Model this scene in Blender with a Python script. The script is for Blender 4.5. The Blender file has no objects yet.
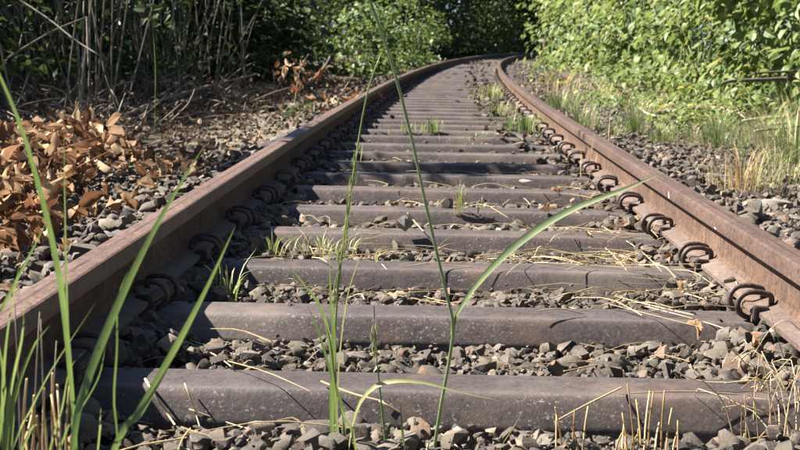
import bpy, bmesh, math, random
import numpy as np
from mathutils import Matrix, Vector

SC = bpy.context.scene
COL = SC.collection
random.seed(11)
RNG = np.random.default_rng(11)

# ------------------------------------------------------------------ camera
F_PX, PITCH, ROLL, CAM_H = 1230.0, 0.1459, 0.0132, 0.611      # focal length for an 800 px wide picture
cam_data = bpy.data.cameras.new('camera')
cam = bpy.data.objects.new('camera', cam_data)
COL.objects.link(cam)
_f = Vector((0, math.cos(PITCH), -math.sin(PITCH)))
_r0 = Vector((1, 0, 0))
_u0 = Vector((0, math.sin(PITCH), math.cos(PITCH)))
_r = _r0 * math.cos(ROLL) + _u0 * math.sin(ROLL)
_u = _u0 * math.cos(ROLL) - _r0 * math.sin(ROLL)
_m = Matrix((_r, _u, -_f)).transposed().to_4x4()
_m.translation = (0, 0, CAM_H)
cam.matrix_world = _m
cam_data.sensor_width = 36.0
cam_data.lens = F_PX / 800.0 * 36.0
cam_data.clip_start = 0.05
cam_data.clip_end = 3000
cam_data.dof.use_dof = True
cam_data.dof.focus_distance = 2.75
cam_data.dof.aperture_fstop = 14
SC.camera = cam

# ------------------------------------------------------------------ sky, sun, exposure
SUN_EL, SUN_AZ = math.radians(46), math.radians(-77)        # azimuth measured from +Y towards +X
to_sun = Vector((math.cos(SUN_EL) * math.sin(SUN_AZ), math.cos(SUN_EL) * math.cos(SUN_AZ), math.sin(SUN_EL)))
world = bpy.data.worlds.new('World')
SC.world = world
world.use_nodes = True
wn = world.node_tree
sky = wn.nodes.new('ShaderNodeTexSky')
sky.sky_type = 'NISHITA'
sky.sun_disc = False
sky.sun_elevation = SUN_EL
sky.sun_rotation = SUN_AZ
sky.air_density = 0.5
sky.dust_density = 0.4
wn.nodes['Background'].inputs['Strength'].default_value = 0.05
wn.links.new(sky.outputs['Color'], wn.nodes['Background'].inputs['Color'])
sl = bpy.data.lights.new('sun', 'SUN')
sl.energy = 5.0
sl.angle = math.radians(0.53)
sl.color = (1.0, 0.94, 0.85)
sun = bpy.data.objects.new('sun', sl)
COL.objects.link(sun)
sun.rotation_euler = to_sun.to_track_quat('Z', 'Y').to_euler()
sun.location = to_sun * 60
SC.view_settings.view_transform = 'Standard'
SC.view_settings.look = 'None'
SC.view_settings.gamma = 1.0
SC.view_settings.use_curve_mapping = False
SC.view_settings.exposure = 2.08
SC.render.engine = 'CYCLES'
SC.cycles.use_denoising = True
SC.cycles.max_bounces = 6
SC.cycles.transparent_max_bounces = 4

# ------------------------------------------------------------------ geometry of the line
A0, B0, C0 = 0.0541, 0.02135, 0.00100                       # centre line x = A0 + B0 s + C0 s^2
GAUGE_HALF, RAIL_TOP, HEAD_W = 0.7175, 0.165, 0.067
RAIL_C = GAUGE_HALF + HEAD_W / 2
SPACING, FIRST = 0.607, 2.252 - 0.062                       # sleeper pitch, centre of the nearest sleeper

def xc(s): return A0 + B0 * s + C0 * s * s
def slope(s): return B0 + 2 * C0 * s
def T(s, off, z=0.0):
    sl_ = slope(s); n = math.sqrt(1 + sl_ * sl_)
    return Vector((xc(s) + off / n, s - off * sl_ / n, z))
def Tn(s, off, z):                                          # the same on arrays
    sl_ = slope(s); n = np.sqrt(1 + sl_ * sl_)
    return np.stack([xc(s) + off / n, s - off * sl_ / n, z * np.ones_like(s)], -1)
def off_of(x, y): return (x - xc(y)) / math.sqrt(1 + slope(y) ** 2)
CAM_R = np.array([_r, _u, _f])
def project(P):
    q = (np.asarray(P) - np.array([0, 0, CAM_H])) @ CAM_R.T
    return 400 + F_PX * q[..., 0] / q[..., 2], 225 - F_PX * q[..., 1] / q[..., 2], q[..., 2]
def at(px, py, d):                                          # a point at distance d along the track, by bearing
    v = _f + _r * ((px - 400) / F_PX) + _u * ((225 - py) / F_PX)
    return Vector((0, 0, CAM_H)) + v * (d / v.y)

def noise1(x, y, k=1.0, p=0.0):
    return (np.sin(x * 1.7 * k + p) * np.cos(y * 2.3 * k + 1.3 * p) + .6 * np.sin(x * 4.1 * k - y * 3.3 * k + p * 2.1) + .35 * np.sin(x * 9.3 * k + y * 7.7 * k + p)) / 1.95

def ballast_z(s, off):                                      # top of the stones
    s = np.asarray(s, float); off = np.asarray(off, float)
    a = np.abs(off)
    ph = (s - FIRST) / SPACING
    f = np.abs(ph - np.round(ph)) * SPACING                 # distance from the nearest sleeper centre
    z = np.where(a < 0.9, -0.052, -0.035)
    z = z + np.where((a > 0.5) & (a < 0.72), (a - 0.5) * 0.14, 0)
    z = z + np.where((a > 0.58) & (a < 0.72) & (f > 0.11), 0.022, 0)
    z = z - np.where((a < 0.66) & (f < 0.165), 0.034, 0)
    z = z - np.clip((a - 1.25) * 0.07, 0, 0.12)
    return z + 0.010 * noise1(s * 2.2, off * 2.4, 1, .4)

def ground_z(x, y):
    x = np.asarray(x, float); y = np.asarray(y, float)
    o = (x - xc(np.clip(y, -20, 110))) / np.sqrt(1 + slope(np.clip(y, -20, 110)) ** 2)
    z = -0.135 + 0.02 * noise1(x, y, .9, 2.0)
    z = z + np.clip((-o - 2.3), 0, 6) * 0.085 + np.clip((o - 2.3), 0, 5) * 0.10
    return np.where(np.abs(o) < 1.9, np.minimum(z, -0.13), z)

def surf_z(x, y):
    o = off_of(x, y)
    ph = (y - FIRST) / SPACING
    if abs(o) < 1.15 and abs(ph - round(ph)) * SPACING < .085: return 0.0
    return float(max(ballast_z(y, o), ground_z(x, y))) if -1.9 < o < 2.2 else float(ground_z(x, y))
def hit(px, py, h=0.0, dmax=16.0):                           # where that bearing meets the ground (or h above it)
    d = 1.6
    while d < dmax:
        p = at(px, py, d)
        if p.z <= surf_z(p.x, p.y) + h: return d
        d += .03
    return dmax
# ------------------------------------------------------------------ helpers
def thing(name, label, cat, loc=(0, 0, 0), group=None):
    o = bpy.data.objects.new(name, None)
    o.empty_display_size = 0.1
    COL.objects.link(o)
    o.location = loc
    tag(o, label, cat, group)
    return o
def tag(o, label=None, cat=None, group=None, kind=None):
    if label: o['label'] = label
    if cat: o['category'] = cat
    if group: o['group'] = group
    if kind: o['kind'] = kind
    return o
def link(name, me, mat=None, parent=None, mw=None):
    o = bpy.data.objects.new(name, me)
    COL.objects.link(o)
    if mat and not me.materials: me.materials.append(mat)
    if parent is not None:
        o.parent = parent                                   # parents are only translated empties: set local frame
        if parent.parent is not None: o.matrix_local = mw if mw is not None else Matrix.Identity(4)   # a sub-part of a part in world coordinates
        else: o.matrix_local = (Matrix.Translation(-Vector(parent.location)) @ mw) if mw is not None else Matrix.Translation(-Vector(parent.location))
    elif mw is not None:
        o.matrix_world = mw
    return o
def np_mesh(name, V, faces_flat, nper, smooth=False):
    """V (n,3); faces_flat ints; nper loop counts per face"""
    me = bpy.data.meshes.new(name)
    V = np.ascontiguousarray(V, np.float32)
    me.vertices.add(len(V)); me.vertices.foreach_set('co', V.ravel())
    faces_flat = np.asarray(faces_flat, np.int32); nper = np.asarray(nper, np.int32)
    me.loops.add(len(faces_flat)); me.loops.foreach_set('vertex_index', faces_flat)
    me.polygons.add(len(nper))
    st = np.zeros(len(nper), np.int32); st[1:] = np.cumsum(nper)[:-1]
    me.polygons.foreach_set('loop_start', st)
    me.polygons.foreach_set('loop_total', nper)
    me.polygons.foreach_set('use_smooth', np.full(len(nper), smooth, bool))
    me.update(calc_edges=True)
    return me
class MB:
    """collects shapes for ONE mesh"""
    def __init__(s): s.v = []; s.f = []
    def add(s, vs, fs):
        n = len(s.v); s.v += [tuple(v) for v in vs]; s.f += [tuple(i + n for i in f) for f in fs]
    def tube(s, pts, rad, n=6, cap=True):
        pts = [Vector(p) for p in pts]
        if not hasattr(rad, '__len__'): rad = [rad] * len(pts)
        vs = []; fs = []
        ref = None
        for i, p in enumerate(pts):
            t = (pts[min(i + 1, len(pts) - 1)] - pts[max(i - 1, 0)])
            t = t.normalized() if t.length > 1e-9 else Vector((0, 0, 1))
            if ref is None:
                ref = t.orthogonal().normalized()
            ref = (ref - t * ref.dot(t)).normalized()
            b = t.cross(ref)
            for k in range(n):
                a = 2 * math.pi * k / n
                vs.append(p + (ref * math.cos(a) + b * math.sin(a)) * rad[i])
        for i in range(len(pts) - 1):
            for k in range(n):
                fs.append((i * n + k, i * n + (k + 1) % n, (i + 1) * n + (k + 1) % n, (i + 1) * n + k))
        if cap:
            fs.append(tuple(range(n - 1, -1, -1))); fs.append(tuple(range((len(pts) - 1) * n, len(pts) * n)))
        s.add(vs, fs)
    def box(s, c, d, R=None):
        c = Vector(c); vs = []
        for x in (-1, 1):
            for y in (-1, 1):
                for z in (-1, 1):
                    v = Vector((x * d[0] / 2, y * d[1] / 2, z * d[2] / 2))
                    vs.append(c + (R @ v if R else v))
        s.add(vs, [(0, 1, 3, 2), (4, 6, 7, 5), (0, 4, 5, 1), (2, 3, 7, 6), (0, 2, 6, 4), (1, 5, 7, 3)])
    def ribbon(s, pts, widths, side, fold=0.25):
        """a folded leaf blade along pts; side = sideways direction(s)"""
        pts = [Vector(p) for p in pts]; vs = []; fs = []
        n = len(pts)
        for i, p in enumerate(pts):
            t = (pts[min(i + 1, n - 1)] - pts[max(i - 1, 0)]).normalized()
            sd = side(i / (n - 1)) if callable(side) else Vector(side)
            sd = (sd - t * sd.dot(t)).normalized()
            nn = t.cross(sd)
            w = widths[i] / 2
            vs += [p - sd * w + nn * w * fold, p, p + sd * w + nn * w * fold]
        for i in range(n - 1):
            a = i * 3
            fs += [(a, a + 1, a + 4, a + 3), (a + 1, a + 2, a + 5, a + 4)]
        s.add(vs, fs)
    def mesh(s, name, smooth=False):
        me = bpy.data.meshes.new(name)
        me.from_pydata(s.v, [], s.f)
        if smooth: me.polygons.foreach_set('use_smooth', [True] * len(me.polygons))
        me.update()
        return me
    def build(s, name, mat, parent=None, smooth=False, mw=None):
        return link(name, s.mesh(name, smooth), mat, parent, mw)
def catmull(P, n):
    P = [Vector(p) for p in P]
    if len(P) == 2: return [P[0].lerp(P[1], i / n) for i in range(n + 1)]
    Q = [P[0] * 2 - P[1]] + P + [P[-1] * 2 - P[-2]]
    out = []
    m = len(P) - 1
    for i in range(n + 1):
        u = i / n * m; k = min(int(u), m - 1); t = u - k
        a, b, c, d = Q[k:k + 4]
        out.append(0.5 * ((2 * b) + (c - a) * t + (2 * a - 5 * b + 4 * c - d) * t * t + (3 * b - a - 3 * c + d) * t ** 3))
    return out

# ------------------------------------------------------------------ materials
def new_mat(name):
    m = bpy.data.materials.new(name); m.use_nodes = True
    nt = m.node_tree; nt.nodes.clear()
    out = nt.nodes.new('ShaderNodeOutputMaterial')
    b = nt.nodes.new('ShaderNodeBsdfPrincipled')
    nt.links.new(b.outputs[0], out.inputs[0])
    return m, nt, b, out
def N(nt, t, **kw):
    n = nt.nodes.new(t)
    for k, v in kw.items():
        if k in n.inputs: n.inputs[k].default_value = v
        else: setattr(n, k, v)
    return n
def ramp(nt, fac, stops, interp='LINEAR'):
    r = nt.nodes.new('ShaderNodeValToRGB'); e = r.color_ramp.elements
    r.color_ramp.interpolation = interp
    while len(e) < len(stops): e.new(0.5)
    for i, (p, c) in enumerate(stops):
        e[i].position = p; e[i].color = (*c, 1) if len(c) == 3 else c
    nt.links.new(fac, r.inputs[0])
    return r.outputs[0]
def math_(nt, op, a, b=None, clamp=False):
    n = nt.nodes.new('ShaderNodeMath'); n.operation = op; n.use_clamp = clamp
    for i, v in enumerate((a, b)):
        if v is None: continue
        if isinstance(v, (int, float)): n.inputs[i].default_value = v
        else: nt.links.new(v, n.inputs[i])
    return n.outputs[0]
def mix(nt, fac, a, b, blend='MIX'):
    n = nt.nodes.new('ShaderNodeMix'); n.data_type = 'RGBA'; n.blend_type = blend
    for s, v in ((n.inputs[0], fac), (n.inputs[6], a), (n.inputs[7], b)):
        if isinstance(v, (int, float)): s.default_value = v
        elif isinstance(v, tuple): s.default_value = (*v, 1) if len(v) == 3 else v
        else: nt.links.new(v, s)
    return n.outputs[2]
def coords(nt, kind='Object', scale=(1, 1, 1), rand=False):
    c = N(nt, 'ShaderNodeTexCoord'); mp = N(nt, 'ShaderNodeMapping')
    mp.inputs['Scale'].default_value = scale
    nt.links.new(c.outputs[kind], mp.inputs[0])
    if rand:
        oi = N(nt, 'ShaderNodeObjectInfo')
        v = math_(nt, 'MULTIPLY', oi.outputs['Random'], 37.0)
        cb = N(nt, 'ShaderNodeCombineXYZ')
        nt.links.new(v, cb.inputs[0]); nt.links.new(v, cb.inputs[1])
        nt.links.new(cb.outputs[0], mp.inputs['Location'])
    return mp.outputs[0]
def noise(nt, vec, scale, detail=4, rough=0.6, dist=0.0):
    n = N(nt, 'ShaderNodeTexNoise'); n.inputs['Scale'].default_value = scale
    n.inputs['Detail'].default_value = detail; n.inputs['Roughness'].default_value = rough
    n.inputs['Distortion'].default_value = dist
    nt.links.new(vec, n.inputs['Vector'])
    return n.outputs['Fac']
def world_pos(nt): return N(nt, 'ShaderNodeNewGeometry').outputs['Position']
def piece_random(nt):
    g = N(nt, 'ShaderNodeNewGeometry'); oi = N(nt, 'ShaderNodeObjectInfo')
    s = math_(nt, 'ADD', g.outputs['Random Per Island'], math_(nt, 'MULTIPLY', oi.outputs['Random'], 7.31))
    return math_(nt, 'FRACT', s)
def bump(nt, b, h, strength=0.4, dist=0.01):
    n = N(nt, 'ShaderNodeBump'); n.inputs['Strength'].default_value = strength; n.inputs['Distance'].default_value = dist
    nt.links.new(h, n.inputs['Height']); nt.links.new(n.outputs[0], b.inputs['Normal'])

def leaf_mat(name, stops, transl=0.35, rough=0.5, spec=0.35, tcol=1.5, veins=True):
    m, nt, b, out = new_mat(name)
    r = piece_random(nt)
    c = ramp(nt, r, stops)
    n = noise(nt, world_pos(nt), 22, 3)
    c = mix(nt, 0.55, c, ramp(nt, n, [(.3, (.55, .55, .5)), (.7, (1.25, 1.2, 1.1))]), 'MULTIPLY')
    nt.links.new(c, b.inputs['Base Color'])
    b.inputs['Roughness'].default_value = rough
    b.inputs['Specular IOR Level'].default_value = spec
    t = N(nt, 'ShaderNodeBsdfTranslucent')
    hs = N(nt, 'ShaderNodeHueSaturation'); hs.inputs['Saturation'].default_value = 1.05; hs.inputs['Value'].default_value = tcol
    hs.inputs['Hue'].default_value = 0.485
    nt.links.new(c, hs.inputs['Color']); nt.links.new(hs.outputs[0], t.inputs['Color'])
    ms = N(nt, 'ShaderNodeMixShader'); ms.inputs[0].default_value = transl
    nt.links.new(b.outputs[0], ms.inputs[1]); nt.links.new(t.outputs[0], ms.inputs[2])
    nt.links.new(ms.outputs[0], out.inputs[0])
    return m
def plain_mat(name, stops, scale=8, rough=0.85, bump_s=0.3, bdist=0.003, stretch=(1, 1, 1), rand=0.5, spec=0.3):
    m, nt, b, out = new_mat(name)
    v = coords(nt, 'Object', stretch, rand=True)
    n = noise(nt, v, scale, 5, 0.65)
    f = math_(nt, 'ADD', math_(nt, 'MULTIPLY', n, 1 - rand * .6), math_(nt, 'MULTIPLY', piece_random(nt), rand * .6))
    nt.links.new(ramp(nt, f, stops), b.inputs['Base Color'])
    b.inputs['Roughness'].default_value = rough
    b.inputs['Specular IOR Level'].default_value = spec
    if bump_s: bump(nt, b, noise(nt, v, scale * 5, 4, .7), bump_s, bdist)
    return m

def rust_mat(name, dark, mid, light, spots=0.0, rough=0.62, streak=(1, 1, 1), metal=0.0, streaks=False):
    m, nt, b, out = new_mat(name)
    dark, mid, light = (tuple(q * .80 for q in c_) for c_ in (dark, mid, light))
    v = coords(nt, 'Object', streak, rand=True)
    n1 = noise(nt, v, 3.2, 6, .7, .3); n2 = noise(nt, v, 26, 5, .75); n3 = noise(nt, v, 120, 3, .7)
    f = math_(nt, 'ADD', math_(nt, 'MULTIPLY', n1, .5), math_(nt, 'MULTIPLY', n2, .5))
    c = ramp(nt, f, [(.32, dark), (.5, mid), (.68, light)])
    c = mix(nt, .35, c, ramp(nt, n3, [(.35, (.35, .35, .35)), (.65, (1.5, 1.42, 1.35))]), 'MULTIPLY')
    oi = N(nt, 'ShaderNodeObjectInfo')
    c = mix(nt, 1.0, c, ramp(nt, oi.outputs['Random'], [(0, (.82, .80, .80)), (.5, (1, 1, 1)), (1, (1.16, 1.12, 1.08))]), 'MULTIPLY')
    pit = noise(nt, v, 68, 4, .7)
    c = mix(nt, .75, c, ramp(nt, pit, [(.36, (.45, .42, .42)), (.46, (1, 1, 1)), (.62, (1, 1, 1)), (.72, (1.35, 1.25, 1.15))]), 'MULTIPLY')
    if streaks:
        vs = coords(nt, 'Object', (1, 22, 1.2), rand=True)
        c = mix(nt, .8, c, ramp(nt, noise(nt, vs, 3, 4, .65), [(.32, (.5, .48, .48)), (.5, (1, 1, 1)), (.7, (1.35, 1.2, 1.05))]), 'MULTIPLY')
    if spots:
        sp = noise(nt, v, 150, 3, .62); sp2 = noise(nt, v, 6, 4, .7)
        k = math_(nt, 'MULTIPLY', ramp(nt, sp, [(.59, (0, 0, 0)), (.66, (1, 1, 1))]), ramp(nt, sp2, [(.40, (0, 0, 0)), (.62, (1, 1, 1))]))
        sx = N(nt, 'ShaderNodeSeparateXYZ'); nt.links.new(N(nt, 'ShaderNodeNewGeometry').outputs['Normal'], sx.inputs[0])
        k = math_(nt, 'MULTIPLY', k, ramp(nt, sx.outputs[2], [(.85, (1, 1, 1)), (.99, (.3, .3, .3))]))
        c = mix(nt, math_(nt, 'MULTIPLY', k, spots), c, (.34, .30, .26))
        ru = noise(nt, v, 5.5, 5, .7, .4)
        c = mix(nt, math_(nt, 'MULTIPLY', ramp(nt, ru, [(.52, (0, 0, 0)), (.68, (1, 1, 1))]), .55), c, (.13, .082, .058))
        c = mix(nt, math_(nt, 'MULTIPLY', ramp(nt, sx.outputs[2], [(.80, (0, 0, 0)), (.90, (1, 1, 1)), (.97, (1, 1, 1)), (.997, (0, 0, 0))]), .22), c, (.17, .148, .142))
        d2 = noise(nt, v, 2.3, 4, .6)
        c = mix(nt, math_(nt, 'MULTIPLY', ramp(nt, d2, [(.5, (0, 0, 0)), (.75, (1, 1, 1))]), .45), c, (.20, .165, .14))
    nt.links.new(c, b.inputs['Base Color'])
    b.inputs['Roughness'].default_value = rough
    b.inputs['Metallic'].default_value = metal
    b.inputs['Specular IOR Level'].default_value = 0.35
    bump(nt, b, math_(nt, 'ADD', n2, math_(nt, 'MULTIPLY', n3, .6)), 0.3 if spots > .5 else .55, 0.004)
    return m

M = {}
M['rail_head'] = rust_mat('rail_head_rust', (.074, .046, .035), (.122, .079, .062), (.185, .128, .102), 0, .6, (1, .6, 1))
M['rail_web'] = rust_mat('rail_web_rust', (.055, .033, .023), (.105, .064, .045), (.18, .115, .08), 0, .9, (1, .6, 1), streaks=True)
M['rail_foot'] = rust_mat('rail_foot_rust', (.085, .055, .042), (.145, .097, .076), (.23, .165, .135), .25, .85, (1, .5, 1))
M['rail_band'] = rust_mat('rail_running_band', (.06, .039, .030), (.098, .063, .049), (.145, .10, .08), 0, .45, (1, .1, 1))
M['sleeper'] = rust_mat('sleeper_steel', (.040, .032, .031), (.067, .054, .052), (.112, .089, .083), .75, .6)
M['clip'] = rust_mat('clip_steel', (.045, .030, .026), (.085, .058, .048), (.15, .105, .085), 0, .5)
M['clamp'] = rust_mat('clamp_steel', (.08, .055, .045), (.14, .095, .078), (.22, .16, .13), .2, .7)
M['lug'] = plain_mat('lug_steel', [(.3, (.012, .010, .009)), (.7, (.03, .025, .022))], 20, .6)
M['paint'] = plain_mat('paint_mark', [(.3, (.62, .56, .52)), (.7, (.75, .7, .66))], 60, .7)
M['stone'] = None
def stone_mat():
    m, nt, b, out = new_mat('ballast_stone')
    r = piece_random(nt)
    c = ramp(nt, r, [(0, (.030, .026, .023)), (.25, (.066, .056, .048)), (.45, (.105, .090, .076)), (.58, (.048, .041, .036)), (.76, (.15, .128, .105)), (.87, (.10, .074, .057)), (.93, (.17, .105, .07)), (.965, (.27, .225, .17)), (1, (.065, .056, .049))])
    p = world_pos(nt)
    n1 = noise(nt, p, 34, 4, .65); n2 = noise(nt, p, 170, 3, .75)
    c = mix(nt, .8, c, ramp(nt, n1, [(.3, (.55, .52, .5)), (.52, (1, 1, 1)), (.75, (1.45, 1.38, 1.28))]), 'MULTIPLY')
    c = mix(nt, .6, c, ramp(nt, n2, [(.35, (.6, .6, .6)), (.65, (1.3, 1.3, 1.28))]), 'MULTIPLY')
    dust = noise(nt, p, 11, 5, .7)
    c = mix(nt, math_(nt, 'MULTIPLY', ramp(nt, dust, [(.45, (0, 0, 0)), (.66, (1, 1, 1))]), .55), c, (.125, .099, .074))
    nt.links.new(c, b.inputs['Base Color'])
    b.inputs['Roughness'].default_value = .82
    b.inputs['Specular IOR Level'].default_value = .3
    bump(nt, b, math_(nt, 'ADD', n1, math_(nt, 'MULTIPLY', n2, .5)), .55, .006)
    return m
M['stone'] = stone_mat()
def ground_mat(name, stops, s1, s2):
    m, nt, b, out = new_mat(name)
    p = world_pos(nt)
    n1 = noise(nt, p, s1, 6, .7); n2 = noise(nt, p, s2, 5, .75)
    vo = N(nt, 'ShaderNodeTexVoronoi'); vo.inputs['Scale'].default_value = s2 * .6
    nt.links.new(p, vo.inputs['Vector'])
    f = math_(nt, 'ADD', math_(nt, 'MULTIPLY', n1, .45), math_(nt, 'MULTIPLY', n2, .55))
    c = ramp(nt, f, stops)
    c = mix(nt, .5, c, ramp(nt, vo.outputs['Distance'], [(.05, (1.2, 1.2, 1.2)), (.5, (.5, .5, .5))]), 'MULTIPLY')
    nt.links.new(c, b.inputs['Base Color'])
    b.inputs['Roughness'].default_value = .95; b.inputs['Specular IOR Level'].default_value = .15
    bump(nt, b, math_(nt, 'SUBTRACT', n2, vo.outputs['Distance']), .8, .03)
    return m
M['ballast_bed'] = ground_mat('ballast_fines', [(.3, (.05, .042, .035)), (.5, (.105, .088, .072)), (.7, (.165, .14, .115))], 3, 42)
M['soil'] = ground_mat('verge_soil', [(.3, (.05, .04, .028)), (.5, (.11, .085, .06)), (.7, (.17, .135, .095))], 1.1, 26)
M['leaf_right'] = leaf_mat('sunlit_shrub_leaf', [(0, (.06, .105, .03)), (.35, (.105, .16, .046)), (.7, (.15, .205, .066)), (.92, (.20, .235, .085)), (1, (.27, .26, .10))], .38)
M['leaf_dark'] = leaf_mat('thicket_leaf', [(0, (.022, .038, .014)), (.5, (.036, .058, .020)), (1, (.06, .085, .03))], .22, .6, .15)  # dark leaf tone, also used as painted shade in gaps and far tunnel
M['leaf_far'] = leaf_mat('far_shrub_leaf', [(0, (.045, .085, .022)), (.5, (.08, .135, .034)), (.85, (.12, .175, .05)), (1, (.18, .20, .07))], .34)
M['leaf_yellow'] = leaf_mat('yellowing_leaf', [(0, (.22, .22, .05)), (.5, (.32, .27, .06)), (1, (.38, .27, .07))], .35)
M['leaf_dry'] = leaf_mat('dry_leaf', [(0, (.085, .05, .028)), (.2, (.20, .115, .06)), (.42, (.33, .21, .115)), (.62, (.15, .085, .045)), (.78, (.42, .295, .175)), (.92, (.50, .38, .25)), (1, (.27, .10, .04))], .25, .7, .2, 1.1)
M['litter'] = leaf_mat('leaf_litter', [(0, (.10, .07, .045)), (.4, (.19, .14, .095)), (.8, (.28, .215, .15)), (1, (.36, .29, .21))], .15, .8, .2, 1.0)
M['grass'] = leaf_mat('grass_blade', [(0, (.09, .15, .045)), (.5, (.13, .195, .065)), (1, (.185, .245, .095))], .32, .38, .5)
M['grass_pale'] = leaf_mat('pale_grass', [(0, (.16, .23, .075)), (.5, (.24, .29, .11)), (1, (.33, .33, .16))], .3, .45)
M['reed_leaf'] = leaf_mat('reed_leaf', [(0, (.21, .27, .13)), (.5, (.25, .30, .155)), (1, (.29, .33, .19))], .3, .4, .5)
M['straw'] = leaf_mat('dry_straw', [(0, (.36, .27, .15)), (.5, (.50, .40, .24)), (1, (.60, .51, .35))], .2, .6, .3, 1.0)
M['stubble'] = leaf_mat('stubble', [(0, (.30, .19, .085)), (.5, (.46, .32, .15)), (1, (.55, .42, .24))], .15, .55, .35, 1.0)
M['cane'] = plain_mat('dead_cane', [(.25, (.075, .062, .045)), (.5, (.14, .12, .088)), (.75, (.23, .205, .155))], 4, .8, .2, .003, (1, 1, .2), .9)
M['branch'] = plain_mat('dead_branch', [(.3, (.13, .10, .072)), (.5, (.22, .178, .135)), (.7, (.33, .285, .225))], 9, .85, .4, .004, (1, 1, .3), .5)
M['pale_wood'] = plain_mat('pale_dead_wood', [(.3, (.19, .15, .11)), (.5, (.30, .25, .19)), (.7, (.42, .36, .28))], 9, .85, .4, .004, (1, 1, .3), .5)
M['bark'] = plain_mat('bark', [(.3, (.045, .035, .028)), (.5, (.085, .068, .052)), (.7, (.15, .122, .096))], 5, .9, .6, .02, (1, 1, .25), .3)
M['twig_red'] = plain_mat('red_twig', [(.3, (.20, .07, .035)), (.7, (.36, .15, .08))], 9, .7, .2)
M['stem_green'] = plain_mat('green_stem', [(.3, (.10, .14, .04)), (.7, (.18, .22, .08))], 9, .6, .1)

# ------------------------------------------------------------------ ground and ballast bed
def grid_mesh(name, xs, ys, fn):
    X, Y = np.meshgrid(xs, ys)
    P = fn(X.ravel(), Y.ravel())
    nx, ny = len(xs), len(ys)
    i = (np.arange(ny - 1)[:, None] * nx + np.arange(nx - 1)[None]).ravel()
    F = np.stack([i, i + 1, i + nx + 1, i + nx], -1).ravel()
    return np_mesh(name, P, F, np.full(len(i), 4), True)
gx = np.concatenate([[-400, -150, -60, -30, -18], np.arange(-12, 24, .35), [28, 40, 80, 180, 400]])
gy = np.concatenate([[-200, -60, -20, -8], np.arange(-4, 30, .35), np.arange(30, 120, 1.5), [140, 200, 320, 600]])
g = link('ground', grid_mesh('ground', gx, gy, lambda x, y: np.stack([x, y, ground_z(x, y)], -1)), M['soil'])
tag(g, 'brown soil and litter under the verges', kind='structure')

bo = np.concatenate([[-1.95], np.linspace(-1.8, 2.1, 40), [2.25]])
bs = np.concatenate([np.arange(-3, 22, .1), np.arange(22, 110, .5)])
def bedfn(o, s):
    z = ballast_z(s, o) - 0.036 - np.where((o < -1.9) | (o > 2.2), .12, 0)
    ph = (s - FIRST) / SPACING; f = np.abs(ph - np.round(ph)) * SPACING
    far = np.clip((s - 20) / 14, 0, 1)
    z = z + far * np.where((np.abs(o) < 1.0), .066, .03)
    return Tn(s, o, 1) * np.array([1, 1, 0]) + np.stack([0 * z, 0 * z, z], -1)
bed = link('ballast_bed', grid_mesh('ballast_bed', bo, bs, bedfn), M['ballast_bed'])
tag(bed, 'grey brown crushed stone ballast under the track', kind='structure')

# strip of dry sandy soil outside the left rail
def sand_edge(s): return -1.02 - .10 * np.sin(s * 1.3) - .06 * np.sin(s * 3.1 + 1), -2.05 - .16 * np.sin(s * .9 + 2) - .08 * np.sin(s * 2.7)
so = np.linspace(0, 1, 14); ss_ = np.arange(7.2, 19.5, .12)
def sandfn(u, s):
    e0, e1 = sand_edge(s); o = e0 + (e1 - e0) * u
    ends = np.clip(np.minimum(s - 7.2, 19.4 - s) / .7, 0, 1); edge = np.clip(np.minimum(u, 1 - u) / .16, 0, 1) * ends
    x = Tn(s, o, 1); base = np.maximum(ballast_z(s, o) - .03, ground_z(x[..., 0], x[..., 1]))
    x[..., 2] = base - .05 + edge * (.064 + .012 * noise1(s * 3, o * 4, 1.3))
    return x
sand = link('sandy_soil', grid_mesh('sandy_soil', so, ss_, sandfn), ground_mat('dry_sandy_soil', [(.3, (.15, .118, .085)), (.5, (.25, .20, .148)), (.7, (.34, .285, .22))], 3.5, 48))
tag(sand, 'pale dry sandy soil strip outside the left rail', kind='structure')

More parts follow.
